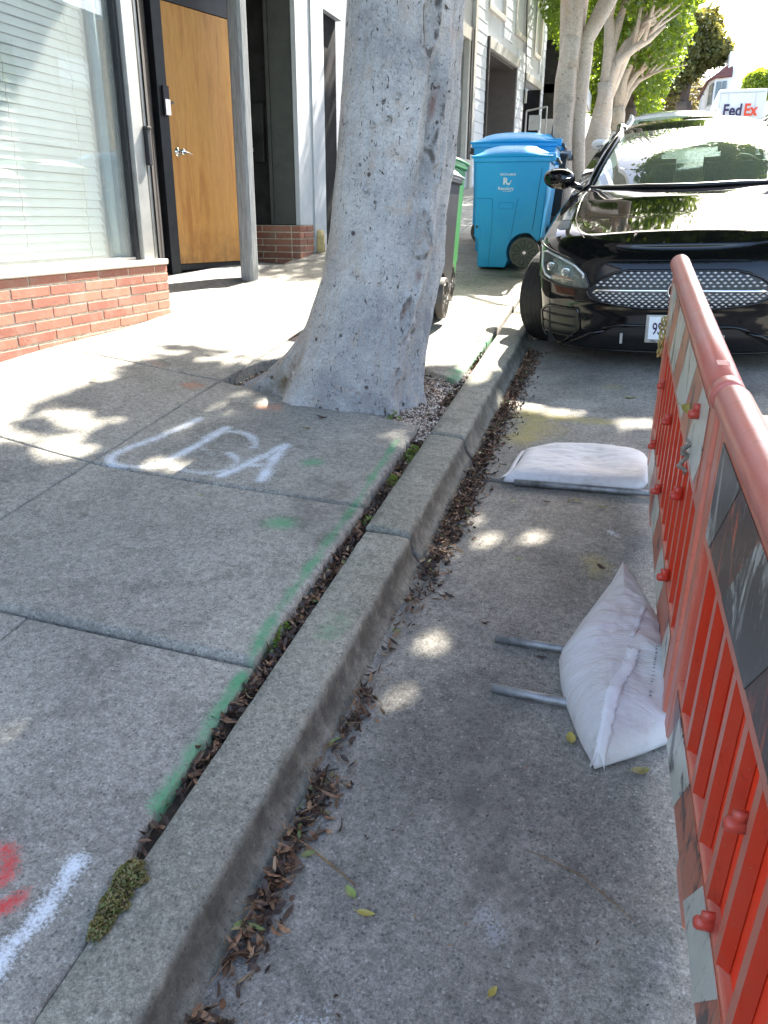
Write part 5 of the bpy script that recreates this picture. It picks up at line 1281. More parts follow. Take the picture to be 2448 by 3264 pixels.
# ------------------------------------------------------------------ cars
def plan(t, W_, D_):      # t 0 = nose centre, 1 = side
    a = t * math.pi / 2
    return W_ * math.sin(a) ** .72, D_ * (1 - math.cos(a) ** .62) if math.cos(a) > 1e-6 else D_
def car(x0, y0, paint, label, sc=1., detail=True, steer=.48, yaw=0.):
    r = empty('parked_car', label, 'car', 'parked cars', (0, 0, 0))
    slope = math.atan(.112 if y0 < 20 else .09)
    r.matrix_world = Matrix.Translation((x0, y0, Rz(x0, y0) - .0)) @ Matrix.Rotation(yaw, 4, 'Z') @ Matrix.Rotation(slope, 4, 'X') @ Matrix.Rotation(-math.atan(.03), 4, 'Y') @ Matrix.Scale(sc, 4)
    W0, DN, LEN = .925, .66, 4.92
    def hoodz(x, y):
        e = np.interp(y, [0, .06, .14, .3, .6, 1.0, 1.4, 1.75, 3.9, 4.4, 4.85, 5.0], [.665, .715, .755, .80, .86, .93, .985, .985, 1.02, 1.0, .96, .9])
        cr = np.interp(y, [0, .3, 1.0, 1.5, 5], [.02, .045, .055, .03, .02])
        rid = .018 * math.exp(-((abs(x) - .70) / .09) ** 2) * min(1, max(0, (y - .15) / .4)) * (1 if y < 1.6 else 0)
        return e + cr * (1 - (x / .9) ** 2) + rid
    def yin(z):       # how the nose leans back with height
        return np.interp(z, [.10, .16, .24, .40, .46, .60, .68, .74, .80], [.10, .03, .0, .005, -.005, .025, .055, .10, .16])
    def win(z):       # half width by height
        return np.interp(z, [.12, .2, .35, .6, .75, .95, 1.05], [.86, .89, .905, .925, .915, .875, .86])
    def nosexy(t, z): 
        a, b = plan(t, win(z), DN); return a, b + yin(z) * math.cos(t * math.pi / 2) ** .5
    # side stations: nose t in 0..1, then along the flank, then tail
    st = [('n', t) for t in np.linspace(0, 1, 34)] + [('s', y) for y in np.linspace(DN + .03, LEN - .55, 60)] + [('t', t) for t in np.linspace(1, 0, 16)]
    nz = 22; V = []; top = []
    WA = [(.86, .375), (3.80, .375)]
    for kind, q in st:
        if kind == 'n': x_, y_ = nosexy(q, .72); 
        elif kind == 's': x_, y_ = win(.72), q
        else: a, b = plan(q, win(.72), .55); x_, y_ = a, LEN - b
        zt = hoodz(x_ * .985, y_)
        col = []
        for k in range(nz + 1):
            u = k / nz; z = .13 + (zt - .13) * u
            if kind == 'n': a, b = nosexy(q, z)
            elif kind == 's':
                a, b = win(z), q
                if y_ > 1.0: a -= .018 * math.exp(-((z - .72) / .05) ** 2) * 0
            else: a, b = plan(q, win(z), .55); b = LEN - b
            # roll the shoulder in
            rr = max(0, (u - .9) / .1); a -= (.035 * rr ** 2) * (1 if kind != 'n' else math.sin(q * math.pi / 2)); b += .03 * rr ** 2 * (math.cos(q * math.pi / 2) if kind == 'n' else 0)
            # wheel arches
            for (wy, wr_) in WA:
                d = math.hypot(b - wy, z - .34)
                if kind != 't' and d < wr_ and a > .5: a -= .0
            col.append((a, b, z))
        V.append(col)
    ns = len(V); K = 14
    g = G(); verts = []; F = []
    def ring(side):
        base = len(verts)
        for i in range(ns):
            for k in range(nz + 1): a, b, z = V[i][k]; verts.append((side * a, b, z))
            a, b, z = V[i][nz]
            for k in range(1, K + 1):
                xx = a * (1 - k / K); zz = hoodz(xx, b) if True else z
                bl = min(1, k / 2.); verts.append((side * xx, b, z + (zz - z) * bl))
        n_ = nz + 1 + K
        for i in range(ns - 1):
            for k in range(n_ - 1):
                # open wheel arches
                j = i * n_ + k
                if k < nz:
                    a, b, z = V[i][k]; a2, b2, z2 = V[i + 1][k + 1]; my, mz = (b + b2) / 2, (z + z2) / 2
                    if any(math.hypot(my - wy, mz - .335) < .37 for wy, _ in WA) and (a > .82): continue
                f = (base + j, base + j + n_, base + j + n_ + 1, base + j + 1); F.append(f if side > 0 else f[::-1])
    ring(1); ring(-1)
    g.V = verts; g.F = F; body = g.obj('body', M[paint], r, True)
    import bmesh
    bm = bmesh.new(); bm.from_mesh(body.data); bmesh.ops.remove_doubles(bm, verts=bm.verts, dist=.0006); bmesh.ops.recalc_face_normals(bm, faces=bm.faces); bm.to_mesh(body.data); bm.free()
    body.data.polygons.foreach_set('use_smooth', [True] * len(body.data.polygons))
    # wheel wells + underbody
    g = G(); g.box((-.80, .20, .15), (.80, LEN - .25, .60)); g.obj('underbody', M['black_plastic'], r)
    # greenhouse
    def ws(a, b_):      # a across -1..1, b up
        s_ = a * 2 - 1
        yb = 1.34 + .36 * s_ * s_; xb = s_ * .735; zb = hoodz(xb, yb) + .012; yt = 2.18 + .13 * s_ * s_; xt = s_ * .575; zt = 1.395 - .035 * s_ * s_
        bl = .035 * math.sin(b_ * math.pi); return (xb + (xt - xb) * b_, yb + (yt - yb) * b_ - bl, zb + (zt - zb) * b_ + bl * .6)
    g = G(); g.grid(ws, 24, 14); o = g.obj('windshield', M['windshield'], r, True)
    # black frit border and cowl
    g = G(); pts = [ws(a / 20, 0.0) for a in range(21)]; g.tube([(p[0], p[1] - .02, p[2] + .0) for p in pts], .018, 8); g.obj('cowl', M['black_plastic'], r, True)
    def roof(a, b_):
        s_ = a * 2 - 1; y_ = np.interp(b_, [0, .15, .5, 1], [2.18 + .13 * s_ * s_, 2.45, 3.0, 3.55 - .1 * s_ * s_]); w_ = np.interp(b_, [0, .2, .6, 1], [.585, .60, .60, .56])
        z_ = np.interp(b_, [0, .15, .5, 1], [1.398, 1.442, 1.462, 1.40]) - .045 * s_ * s_ - .03 * abs(s_) ** 8; return (s_ * w_, y_, z_)
    g = G(); g.grid(roof, 20, 20); g.obj('roof', M[paint], r, True)
    g = G(); g.grid(lambda a, b_: ((a * 2 - 1) * (.56 + .16 * b_), 3.55 - .1 * (a * 2 - 1) ** 2 + .85 * b_, 1.40 - .045 * (a * 2 - 1) ** 2 - .38 * b_ + .04 * math.sin(b_ * 3.14)), 12, 10); g.obj('rear_window', M['glass'], r, True)
    for s_ in (-1, 1):
        g = G(); p0, p1 = ws(0 if s_ < 0 else 1, 0), ws(0 if s_ < 0 else 1, 1); m_ = [Vector(p0).lerp(Vector(p1), t) for t in np.linspace(0, 1, 8)]
        for i, q in enumerate(m_): q.y -= .035 * math.sin(i / 7 * math.pi); q.z += .02 * math.sin(i / 7 * math.pi)
        g.tube([Vector(p0) + Vector((s_ * .03, -.16, -.03))] + m_ + [Vector((s_ * .60, 2.6, 1.425)), Vector((s_ * .605, 3.0, 1.43)), Vector((s_ * .57, 3.5, 1.38)), Vector((s_ * .70, 4.3, 1.02))], [.03] + [.034] * 8 + [.022, .022, .025, .04], 10); g.obj('pillar', M[paint], r, True)
        g = G(); g.grid(lambda a, b_: (s_ * ((.86 - .02 * a) + (.615 - .86) * b_ + .02 * math.sin(b_ * 3.14)), 1.78 + a * 2.3 + b_ * (.42 - a * .72), 1.0 + .40 * b_ - .02 * a), 12, 8); g.obj('side_window', M['glass'], r, True)
        g = G(); g.tube([(s_ * .872, 1.62, .985), (s_ * .875, 2.4, 1.0), (s_ * .87, 3.4, 1.015), (s_ * .80, 4.15, 1.02)], .008, 6); g.obj('chrome_strip', M['chrome'], r)
        # mirror
        mh = empty('mirror'); mh.parent = r; mh.location = (s_ * .965, 1.66, 1.085); mh.rotation_euler = (0, s_ * .05, s_ * .12)
        g = G()
        def mir(a, b_):
            th = a * 2 * math.pi; ph = b_ * math.pi; sx_ = math.sin(ph); q = abs(math.cos(th)) ** .8 * math.copysign(1, math.cos(th))
            return (s_ * .125 * q * sx_ ** .7, -.085 * math.cos(ph) * (1 if math.cos(ph) > 0 else .35), .078 * math.sin(th) * sx_ ** .7 + .012 * q * s_ * s_)
        g.grid(mir, 28, 14); g.obj('mirror_cap', M[paint], mh, True)
        g = G(); g.tube([(-s_ * .10, .0, -.05), (-s_ * .18, .0, -.085)], [.028, .02], 8); g.tube([(-s_ * .11, -.075, .0), (s_ * .02, -.088, -.012), (s_ * .11, -.04, -.01)], .006, 6); g.obj('mirror_arm', M['black_plastic'], mh, True)
    # interior
    g = G(); g.box((-.70, 1.75, .70), (.70, 1.9, .99)); g.box((-.72, 1.5, .65), (.72, 4.2, .70)); g.box((-.80, 1.7, .6), (-.74, 4.1, .98)); g.box((.74, 1.7, .6), (.80, 4.1, .98)); g.grid(lambda a, b_: ((a * 2 - 1) * .72, 1.42 + .5 * b_ + .2 * (a * 2 - 1) ** 2 * (1 - b_), .985 + .012 * math.sin(b_ * 3)), 10, 4); g.obj('dashboard', M['black_plastic'], r)
    for sx_ in (-.36, .36):
        for yy in (2.35, 3.25):
            g = G(); g.box((sx_ - .24, yy, .70), (sx_ + .24, yy + .16, 1.12)); g.box((sx_ - .13, yy + .03, 1.16), (sx_ + .13, yy + .12, 1.34)); g.tube([(sx_ - .06, yy + .08, 1.1), (sx_ - .06, yy + .08, 1.2)], .008, 6); g.tube([(sx_ + .06, yy + .08, 1.1), (sx_ + .06, yy + .08, 1.2)], .008, 6)
            bevel(g.obj('seat', M['seat'], r), .04, 4)
    g = G(); pts = [(.36 + .18 * math.cos(a), 1.98 + .05 * math.sin(a), 1.02 + .16 * math.sin(a)) for a in np.linspace(0, 2 * math.pi, 25)]; g.tube(pts, .014, 8, False); g.obj('steering_wheel', M['seat'], r, True)
    g = G(); g.box((-.11, 2.12, 1.27), (.11, 2.15, 1.345)); bevel(g.obj('rear_view_mirror', M['black_plastic'], r), .012, 3)
    # wheels
    for s_ in (-1, 1):
        for wy in (.86, 3.80):
            w_ = empty('wheel'); w_.parent = r; w_.location = (s_ * (.845 if wy < 2 else .80), wy, .335); w_.rotation_euler = (0, 0, (steer if wy < 2 else 0))
            tw = .115; Rt = .335
            g = G(); g.tube([(-tw, 0, 0), (-tw * .96, 0, 0), (-tw * .80, 0, 0), (tw * .80, 0, 0), (tw * .96, 0, 0), (tw, 0, 0)], [Rt * .80, Rt * .955, Rt, Rt, Rt * .955, Rt * .80], 56)
            for q in (-.05, 0, .05): g.tube([(q - .004, 0, 0), (q + .004, 0, 0)], Rt * 1.0005, 56, False)
            g.obj('tyre', M['rubber'], w_, False)
            g = G(); 
            for q in (-.055, -.02, .02, .055): g.tube([(q - .003, 0, 0), (q - .001, 0, 0), (q + .003, 0, 0)], [Rt * 1.001, Rt * 1.003, Rt * 1.001], 56, False)
            g.obj('tread', M['black_plastic'], w_)
            g = G(); xo = s_ * tw; g.tube([(xo * .9, 0, 0), (xo * .98, 0, 0)], [Rt * .78, Rt * .79], 40)
            for q in range(10):
                a = q * math.pi / 5; g.tube([(xo * 1.0, .05 * math.cos(a), .05 * math.sin(a)), (xo * 1.0, Rt * .76 * math.cos(a), Rt * .76 * math.sin(a))], .017, 6)
            g.obj('rim', M['alu'], w_)
    if not detail: return r
    # --- nose details: everything is laid on the nose surface
    tt = np.linspace(0, 1, 400)
    def nose_y(x, z):
        xs_ = np.array([nosexy(t, z)[0] for t in tt]); ys_ = np.array([nosexy(t, z)[1] for t in tt]); return float(np.interp(abs(x), xs_, ys_))
    tabz = np.linspace(.13, .80, 40); tabx = np.linspace(0, .92, 60); TB = np.array([[nose_y(a, b) for a in tabx] for b in tabz])
    def ny(x, z):
        z = min(max(z, .13), .80); i = min(38, int((z - .13) / (.67 / 39))); f = (z - tabz[i]) / (tabz[1] - tabz[0]); j = min(58, int(abs(x) / (.92 / 59))); e = min(1, (abs(x) - tabx[j]) / (tabx[1] - tabx[0]))
        return (TB[i, j] * (1 - e) + TB[i, j + 1] * e) * (1 - f) + (TB[i + 1, j] * (1 - e) + TB[i + 1, j + 1] * e) * f
    def panel(poly, out, mat, name, parent=None, nu=24, nv=10, bulge=0.):
        """poly: function (a,b)->(x,z)"""
        g = G(); 
        def fn(a, b_):
            x_, z_ = poly(a, b_); return (x_, ny(x_, z_) - out - bulge * math.sin(a * math.pi) * math.sin(b_ * math.pi), z_)
        g.grid(fn, nu, nv); o = g.obj(name, M[mat] if isinstance(mat, str) else mat, parent or r, True); return o
    def gr_half(z):   # grille half width by height
        return np.interp(z, [.425, .445, .47, .51, .55, .60, .635, .645], [.20, .40, .505, .545, .530, .46, .37, .30])
    gril = panel(lambda a, b_: ((a * 2 - 1) * gr_half(.425 + .22 * b_), .425 + .22 * b_), .006, 'black_plastic', 'grille', nu=48, nv=22)
    # surround
    def outline(n_=40):
        P = []
        zs = np.linspace(.425, .645, 16)
        for z in zs: P.append((gr_half(z), z))
        for z in zs[::-1]: P.append((-gr_half(z), z))
        return P + [P[0]]
    P_ = outline(); g = G(); g.tube([(a, ny(a, b_) - .010, b_) for a, b_ in P_], .008, 8, False); g.obj('surround', M['black_paint'], gril, True)
    g = G(); g.tube([(x_, ny(x_, .535 - .018 * (x_ / .5) ** 2 * 0) - .028, .528 + .006 * (1 - (x_ / .5) ** 2)) for x_ in np.linspace(-.50, .50, 31)], [.004] + [.0105] * 29 + [.004], 10); g.obj('chrome_bar', M['chrome'], gril, True)
    g = G()
    for i, z in enumerate(list(np.linspace(.437, .512, 6)) + list(np.linspace(.556, .632, 5))):
        x_ = .020 if i % 2 else 0.
        while x_ < gr_half(z) - .03:
            for s_ in (-1, 1):
                xx = s_ * x_; yy = ny(xx, z) - .008; k = .0125
                g.add([(xx - k, yy, z), (xx, yy, z - .0068), (xx + k, yy, z), (xx, yy, z + .0068), (xx, yy - .009, z + .003)], [(0, 1, 4), (1, 2, 4), (2, 3, 4), (3, 0, 4)])
            x_ += .040
    M['stud'] = simple('satin_silver_stud', (.80, .80, .82), .5, var=.02, bmp=0); o = g.obj('stud', M['stud'], gril); o['kind'] = 'stuff'; o['label'] = 'rows of small chrome studs in the grille'
    g = G(); g.tube([(0, ny(0, .535) - .012, .535), (0, ny(0, .535) - .040, .535)], [.062, .058], 40); g.obj('badge', M['black_plastic'], gril, True)
    g = G(); ring_ = [(.056 * math.cos(a), ny(0, .535) - .042, .535 + .056 * math.sin(a)) for a in np.linspace(0, 2 * math.pi, 41)]; g.tube(ring_, .005, 6, False)
    for q in range(3):
        a = math.pi / 2 + q * 2 * math.pi / 3; g.tube([(0, ny(0, .535) - .044, .535), (.055 * math.cos(a), ny(0, .535) - .043, .535 + .055 * math.sin(a))], [.010, .003], 6)
    g.obj('star', M['chrome'], gril, True)
    # hood shut line and bonnet edge, headlights, intakes
    g = G(); g.tube([(x_, ny(x_, .70) - .001 + .0, .700 + .0 - .02 * (abs(x_) / .6) ** 3) for x_ in np.linspace(-.60, .60, 31)], .0022, 5, False)
    for s_ in (-1, 1): g.tube([(s_ * a, b_, hoodz(a, b_) + .001) for a, b_ in ((.60, .26), (.66, .40), (.70, .60), (.715, .9), (.72, 1.2), (.70, 1.45))], .0025, 5, False)
    g.obj('hood_gap', M['black_plastic'], r)
    for s_ in (-1, 1):
        hl = empty('headlight'); hl.parent = r
        def quad(a, b_, s_=s_):
            zb = np.interp(a, [0, .5, 1], [.53, .535, .575]); zt = np.interp(a, [0, .3, 1], [.625, .700, .765]); x_ = np.interp(a, [0, 1], [.545, .905]) + .02 * b_ * (1 - a) - .02 * (1 - b_)
            return (s_ * x_, zb + (zt - zb) * b_)
        panel(quad, .003, 'lampshell', 'lamp_bowl', hl, 20, 10); panel(quad, .016, 'lamp_glass', 'lens', hl, 20, 10, .010)
        bd = [quad(a, 0) for a in np.linspace(0, 1, 12)] + [quad(1, b_) for b_ in np.linspace(0, 1, 6)] + [quad(a, 1) for a in np.linspace(1, 0, 12)] + [quad(0, b_) for b_ in np.linspace(1, 0, 6)]
        g = G(); g.tube([(a, ny(a, b_) - .010, b_) for a, b_ in bd], .007, 6, False); g.obj('lamp_rim', M['black_plastic'], hl, True)
        dr = [quad(.08, .55), quad(.05, .80), quad(.2, .90), quad(.5, .90), quad(.82, .90), quad(.92, .80), quad(.93, .4), quad(.86, .15), quad(.74, .12)]
        g = G(); g.tube([(a, ny(a, b_) - .012, b_) for a, b_ in dr], .0075, 8); g.obj('light_strip', M['lamp_white'], hl, True)
        for aa in (.42, .72):
            q = quad(aa, .50); g = G(); y_ = ny(*q) - .008; g.tube([(q[0], y_ + .01, q[1]), (q[0], y_ - .004, q[1]), (q[0], y_ - .006, q[1])], [.030, .030, .020], 20); g.obj('projector', M['chrome'], hl, True)
        def intake(a, b_, s_=s_):
            z_ = .155 + .245 * b_; x0_ = np.interp(b_, [0, .5, 1], [.70, .58, .60]); x1_ = np.interp(b_, [0, .2, .8, 1], [.80, .85, .865, .80]); return (s_ * (x0_ + (x1_ - x0_) * a), z_)
        ik = panel(intake, .005, 'black_plastic', 'air_intake', None, 14, 12)
        for z_ in (.22, .285, .345):
            g = G(); g.tube([(s_ * x_, ny(x_, z_) - .012, z_) for x_ in np.linspace(.62, .845, 8)], .006, 6); g.obj('louvre', M['black_paint'], ik, True)
        g = G(); pts = [intake(a, 0) for a in np.linspace(0, 1, 6)] + [intake(1, b_) for b_ in np.linspace(0, 1, 9)] + [intake(a, 1) for a in np.linspace(1, 0, 6)] + [intake(0, b_) for b_ in np.linspace(1, 0, 9)]
        g.tube([(a, ny(a, b_) - .006, b_) for a, b_ in pts], .009, 8, False); g.obj('intake_rim', M['black_paint'], ik, True)
        # blade running from the intake towards the middle
        g = G(); pts = [(.50, .345), (.46, .30), (.42, .275), (.50, .255), (.60, .20), (.70, .15)]; g.tube([(s_ * a, ny(a, b_) - .012, b_) for a, b_ in pts[2:]], [.008, .012, .012, .008], 8); g.obj('bumper_blade', M['black_paint'], r, True)
    low = panel(lambda a, b_: ((a * 2 - 1) * np.interp(b_, [0, .5, 1], [.60, .50, .36]), .155 + .145 * b_), .003, 'black_plastic', 'lower_grille', None, 30, 10)
    g = G(); g.tube([(x_, ny(x_, .125 + .0) + .0, .135) for x_ in np.linspace(-.74, .74, 31)], .010, 8); g.obj('lip', M['black_paint'], r, True)
    g = G(); g.tube([(x_, ny(x_, .31) - .004, .315 - .03 * max(0, (abs(x_) - .34) / .1)) for x_ in np.linspace(-.43, .43, 25)], .009, 8); g.obj('bumper_trim', M['black_paint'], low, True)
    for x_ in (-.30, .30):
        g = G(); g.box((x_ - .02, ny(x_, .23) - .012, .20), (x_ - .004, ny(x_, .23) - .004, .265)); g.obj('tow_cover', M['alu'], low)
    # number plate
    pl = empty('license_plate'); pl.parent = r; y_ = ny(0, .30) - .014
    g = G(); g.box((-.168, y_ - .006, .215), (.168, y_, .388)); bevel(g.obj('plate_frame', M['alu'], pl), .006, 3)
    g = G(); g.box((-.150, y_ - .009, .238), (.150, y_ - .0065, .378)); g.obj('plate_sheet', M['decal'], pl)
    text('9S', .105, 'fed', pl, frame_at(Vector((-.098, y_ - .0105, .300)), (1, 0, 0), (0, 0, 1)), 'lettering', .001, sx=.62); text('Mer', .022, 'black_plastic', pl, frame_at(Vector((-.115, y_ - .0075, .2255)), (1, 0, 0), (0, 0, 1)), 'lettering')
    return r
M['lampshell'] = simple('headlamp_bowl', (.17, .20, .19), .2, .6, var=.5, scale=40, bmp=.3, bscale=60)
M['lamp_white'] = simple('headlamp_light_guide', (.75, .75, .75), .2, var=.03, bmp=0)
car(.312, 5.42, 'black_paint', 'glossy black sedan parked nose first toward the barrier', 1.025, steer=-.42, yaw=-.045)
car(.42, 11.6, 'silver_paint', 'silver car parked behind the black sedan with only its roof showing', 1.06, False, 0)

# ------------------------------------------------------------------ delivery truck
tk = empty('delivery_truck', 'white box delivery truck with purple and orange lettering far up the street', 'truck', None, (4.27, 46, Rz(4.27, 46) - .10), -.02)
g = G(); g.box((-1.1, 0, .55), (1.1, 6.2, 3.12)); o = g.obj('cargo_box', M['white_paint'], tk); bevel(o, .05, 3)
g = G(); g.box((-.98, -.02, .75), (-.97, 0, 2.95)); g.box((.62, -.02, .75), (.63, 0, 2.95)); g.box((-.62, -.02, .75), (-.61, 0, 2.95)); g.box((-1.0, -.03, 2.96), (1.0, 0, 2.98)); g.obj('door_seam', M['alu'], tk)
g = G(); g.box((-.9, -.25, .45), (.9, .1, .6)); g.obj('bumper', M['black_plastic'], tk)
for s_ in (-1, 1):
    for yy in (1.2, 5.0): g = G(); g.tube([(s_ * .75, yy, .42), (s_ * 1.02, yy, .42)], .42, 24); g.obj('wheel', M['rubber'], tk)
    g = G(); g.box((s_ * 1.0 - .06, -.015, 1.0), (s_ * 1.0 + .06, .0, 1.3)); g.obj('tail_light', simple('tail_light_red', (.4, .02, .02), .3, bmp=0), tk)
text('Fed', .74, 'fed', tk, frame_at(Vector((-.36, -.035, 2.18)), (1, 0, 0), (0, 0, 1)), 'lettering', .018, .01, sx=.82); text('Ex', .74, 'ex', tk, frame_at(Vector((.46, -.035, 2.18)), (1, 0, 0), (0, 0, 1)), 'lettering', .018, .01, sx=.82)

# ------------------------------------------------------------------ street trees up the road
def tree(x, y, label, H0, rtrunk, limbs, crowns, leafmat='leaf', bark='bark2', nleaf=9000, size=.12, lean=(0, 0), base=None, boxy=3.2, shell=.6, lump=.22, seed=0, twin=False, group='street trees lining the sidewalk', cat='tree', ncor=0):
    z0 = (Wz(x, y) if (-4 < x < -.7) else Rz(x, y)) if base is None else base
    r = empty('street_tree', label, cat, group)
    g = G(); P = []; R = []
    for k in range(12):
        t = k / 11; P.append(Vector((x + lean[0] * t + .05 * math.sin(t * 5 + seed), y + lean[1] * t, z0 - .15 + (H0 + .15) * t))); R.append(rtrunk * (1.35 - .9 * min(t * 4, 1) * .35 - .12 * t + .10 * math.sin(t * 9 + seed)))
    g.tube(P, R, 26, jit=.24, seed=seed)
    if twin: g.tube([p + Vector((rtrunk * 1.35, .12, 0)) for p in P] + [P[-1] + Vector((.42, .2, .5)), P[-1] + Vector((.50, .3, 1.2)), P[-1] + Vector((.40, .4, 2.2))], [q * .82 for q in R] + [rtrunk * .9, rtrunk * .8, rtrunk * .5], 20, jit=.2, seed=seed + 5)
    top = P[-1]
    for (dx, dy, dz, rr) in limbs:
        tip = top + Vector((dx, dy, dz)); mid = top + Vector((dx * .45, dy * .45, dz * .62 if rr > .05 else dz * .5))
        m1 = top.lerp(mid, .5) + Vector((.04 * math.sin(seed + dx * 9), 0, .05)); m2 = mid.lerp(tip, .5) + Vector((0, .05, -.04))
        g.tube([top - Vector((0, 0, .35)), m1, mid, m2, tip], [rr * 1.2, rr, rr * .8, rr * .6, rr * .3], 12, jit=.2, seed=seed + dx)
        for q in range(4):
            s_ = mid.lerp(tip, random.random() * .9); d = Vector((random.uniform(-.2, 1), random.uniform(-.6, .6), random.uniform(.1, .9))).normalized() * random.uniform(.5, 1.1)
            g.tube([s_, s_ + d * .5 + Vector((0, 0, .05)), s_ + d], [rr * .5, rr * .35, rr * .15], 7, jit=.2)
    g.obj('trunk', M[bark], r, smooth=True)
    tot = sum(c[1][0] * c[1][1] * c[1][2] for c in crowns); Ps = []
    for c, rad, in crowns:
        m = int(nleaf * rad[0] * rad[1] * rad[2] / tot); Ps.append(ellipsoid_pts((c[0], c[1], c[2]), rad, m, shell, seed + c[0], lump, boxy))
    Pl = np.concatenate(Ps); crown(r, Pl, M[leafmat], size)
    return r
def Zs_(y): return B(y) + .1
tree(-.97, 11.0, 'forked tan trunk rising right behind the blue carts', 2.28, .125, [(-.22, .3, 1.9, .10), (.10, 1.6, 2.6, .09), (.32, .2, 1.7, .085), (.30, 3.0, 3.2, .09)], [((-1.1, 15.4, Zs_(11) + 6.3), (1.8, 1.5, 1.1))], twin=True, seed=1, nleaf=9000, size=.13)
tree(-.84, 16.4, 'bare trunked street tree third along the sidewalk with spreading limbs', 1.95, .185, [(-.1, 0, 1.5, .11), (.65, .2, 1.0, .10), (1.2, .3, 1.5, .09), (.9, -.3, .8, .08), (.25, .2, 1.6, .09)], [((-.85, 16.8, Zs_(16.5) + 4.9), (1.85, 2.0, 1.25)), ((-.05, 16.4, Zs_(16.5) + 3.9), (.95, 1.5, .95))], seed=3, nleaf=26000, size=.115, lump=.22)
tree(-.70, 21.3, 'fourth street tree along the sidewalk with many steep limbs', 1.7, .165, [(.1, 0, 1.6, .10), (.5, .3, 1.3, .10), (.8, 0, 1.1, .08), (.6, -.4, 1.7, .08), (.95, .2, .9, .06)], [((-1.0, 21.8, Zs_(21) + 4.4), (1.8, 2.2, 1.3)), ((-.25, 21.4, Zs_(21) + 3.3), (.95, 1.4, 1.0))], seed=5, nleaf=24000, size=.12, lump=.22)
tree(-.62, 27.0, 'dark shaded trunk at the far end of the tree row', 1.9, .28, [(.2, 0, 1.2, .14), (.6, 0, 1.2, .12)], [((-1.2, 27.5, Zs_(27) + 4.1), (1.8, 2.4, 1.4)), ((-.45, 27, Zs_(27) + 2.8), (1.1, 1.7, 1.0))], bark='bark_dark', seed=7, nleaf=20000, size=.13, lump=.24)
tree(-.9, 34, 'leafy street tree closing the row before the bend', 2.0, .3, [(.4, 0, 1.4, .12)], [((-1.2, 34.5, Zs_(34) + 3.6), (1.8, 2.6, 1.7)), ((-.9, 34, Zs_(34) + 2.2), (1.3, 1.8, 1.0))], bark='bark_dark', seed=9, nleaf=16000, size=.15)
tree(2.2, 62, 'tall dark evergreen with a rounded top behind the tree row', 4, .5, [(.4, 0, 2.4, .2), (-1, 0, 2.4, .2)], [((2.5, 62, 12.9), (1.5, 1.8, 1.45)), ((3.6, 62, 11.9), (1.1, 1.4, .95)), ((1.6, 62, 11.4), (1.7, 1.8, 1.3)), ((.6, 62, 10.4), (1.7, 2, 1.1))], leafmat='leaf_pine', bark='bark_dark', seed=11, nleaf=26000, size=.26, base=5., boxy=2.2, lump=.45, group='trees in the far distance')
tree(1.2, 72, 'pale hazy shrubby tree at the end of the street', 2, .3, [(.4, 0, 1.4, .1)], [((2.4, 72, 10.8), (1.8, 2.0, 1.3)), ((.6, 72, 10.0), (2.2, 2.4, 1.6)), ((-1.6, 71, 9.6), (2.4, 2.4, 1.8)), ((3.2, 74, 10.2), (1.6, 1.6, 1.5))], leafmat='leaf_dry', seed=13, nleaf=17000, size=.22, base=6.5, boxy=2.0, lump=.5, group='trees in the far distance')
tree(4.9, 50, 'round bright green tree behind the delivery truck', 2.2, .16, [(.1, 0, .8, .1)], [((5.35, 50, 8.15), (.80, .95, .8))], leafmat='leaf_yel', seed=15, nleaf=9000, size=.14, base=5.0, boxy=2.3, lump=.16, group='trees in the far distance')
tree(6.5, 43, 'bright yellow green street tree at the right edge', 1.6, .2, [(.1, 0, .8, .1)], [((6.45, 43, 7.15), (1.1, 1.15, .75)), ((6.4, 43, 6.3), (.95, 1.1, .8))], leafmat='leaf_yel', seed=17, nleaf=12000, size=.13, base=4.2, boxy=2.2, lump=.22, group='trees in the far distance')

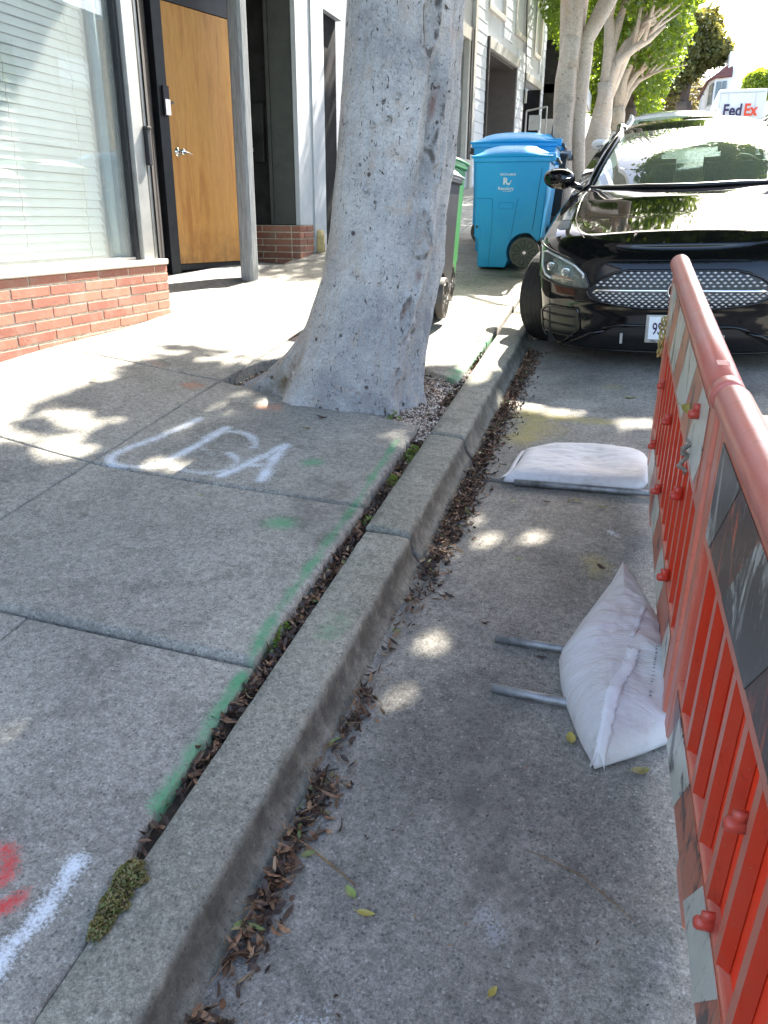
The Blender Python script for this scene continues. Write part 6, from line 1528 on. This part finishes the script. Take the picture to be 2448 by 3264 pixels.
# ------------------------------------------------------------------ far white house, red roof
wh = empty('white_house', 'white house with red brown bay roofs beyond the truck', 'house')
g = G(); g.box((4.50, 60, 4), (9.6, 72, 11.5)); g.obj('wall', M['white_paint'], wh)
g = G(); g.prism([(3.55, 61.6), (3.85, 60.2), (4.6, 59.9), (4.6, 70), (3.55, 70)], 2, 4, 10.1); g.obj('bay', M['white_paint'], wh)
g = G(); g.add([(3.35, 61.4, 10.1), (3.75, 59.9, 10.1), (4.75, 59.6, 10.1), (4.75, 66, 11.2), (4.75, 60.2, 11.0), (3.35, 70, 10.1)], [(0, 1, 4, 3), (1, 2, 4), (0, 3, 5)]); rf = g.obj('roof', M['roof_red'], wh); rf.modifiers.new('t', 'SOLIDIFY').thickness = .12
for (xa, ya, xb, yb) in ((3.60, 61.35, 3.80, 60.45), (3.93, 60.14, 4.20, 60.04), (4.28, 60.0, 4.52, 59.92)):
    g = G(); g.obox((xa, ya - .06, 8.65), (xb - xa, yb - ya, 0), (-.02, -.05, 0), (0, 0, 1.2)); w_ = g.obj('window', M['dark_glass'], wh)
    g = G(); g.obox((xa - .05, ya - .08, 8.55), (xb - xa + .08, yb - ya, 0), (-.02, -.05, 0), (0, 0, .08)); g.obj('sill', M['alu'], w_)
g = G(); g.box((5.0, 60.5, 11.5), (7.2, 64, 11.9)); g.obj('parapet', M['white_paint'], wh)
for k, (x_, y_, h_) in enumerate(((9.5, 30, 8), (9.8, 16, 8), (10.2, 0, 8))):
    hs = empty('row_house', ('pale stucco row house across the road past the round trees', 'cream row house across the road beside the black sedan', 'grey row house across the road behind the camera')[k], 'house')
    G().box((x_ + 1.5, y_, 0), (x_ + 10, y_ + 12, h_)).obj('wall', M[('pale_wall', 'trim_cream', 'pale_wall')[k]], hs)
    for q in range(3):
        w_ = G().box((x_ + 1.46, y_ + 1.2 + q * 3.6, 4.6), (x_ + 1.49, y_ + 2.8 + q * 3.6, 6.4)).obj('window', M['glass'], hs)
# power pole and wires
g = G(); g.tube([(3.95, 66, 5), (3.95, 66, 10.8)], .16, 10); pole = tag(g.obj('utility_pole', M['bark_dark']), 'grey utility pole with crossarm standing far up the street', 'utility pole')
g = G(); g.box((3.1, 65.9, 10.2), (4.8, 66.05, 10.32)); g.obj('crossarm', M['bark_dark'], pole)
g = G(); g.tube([(4.0, 66, 10.4), (0, 60, 9.5), (-6, 50, 9.4)], .03, 5); g.tube([(4.0, 66, 9.9), (0, 58, 9.0), (-7, 48, 9.0)], .03, 5); g.obj('wire', M['dark_frame'], pole)

# lettering becomes plain mesh
bpy.context.view_layer.update(); dg = bpy.context.evaluated_depsgraph_get()
for o in [o for o in S.objects if o.type == 'FONT']:
    me = bpy.data.meshes.new_from_object(o.evaluated_get(dg)); q = bpy.data.objects.new('tmp', me); COL.objects.link(q)
    q.parent = o.parent; q.matrix_local = o.matrix_local.copy(); nm = o.name.split('.')[0]; bpy.data.objects.remove(o); q.name = nm
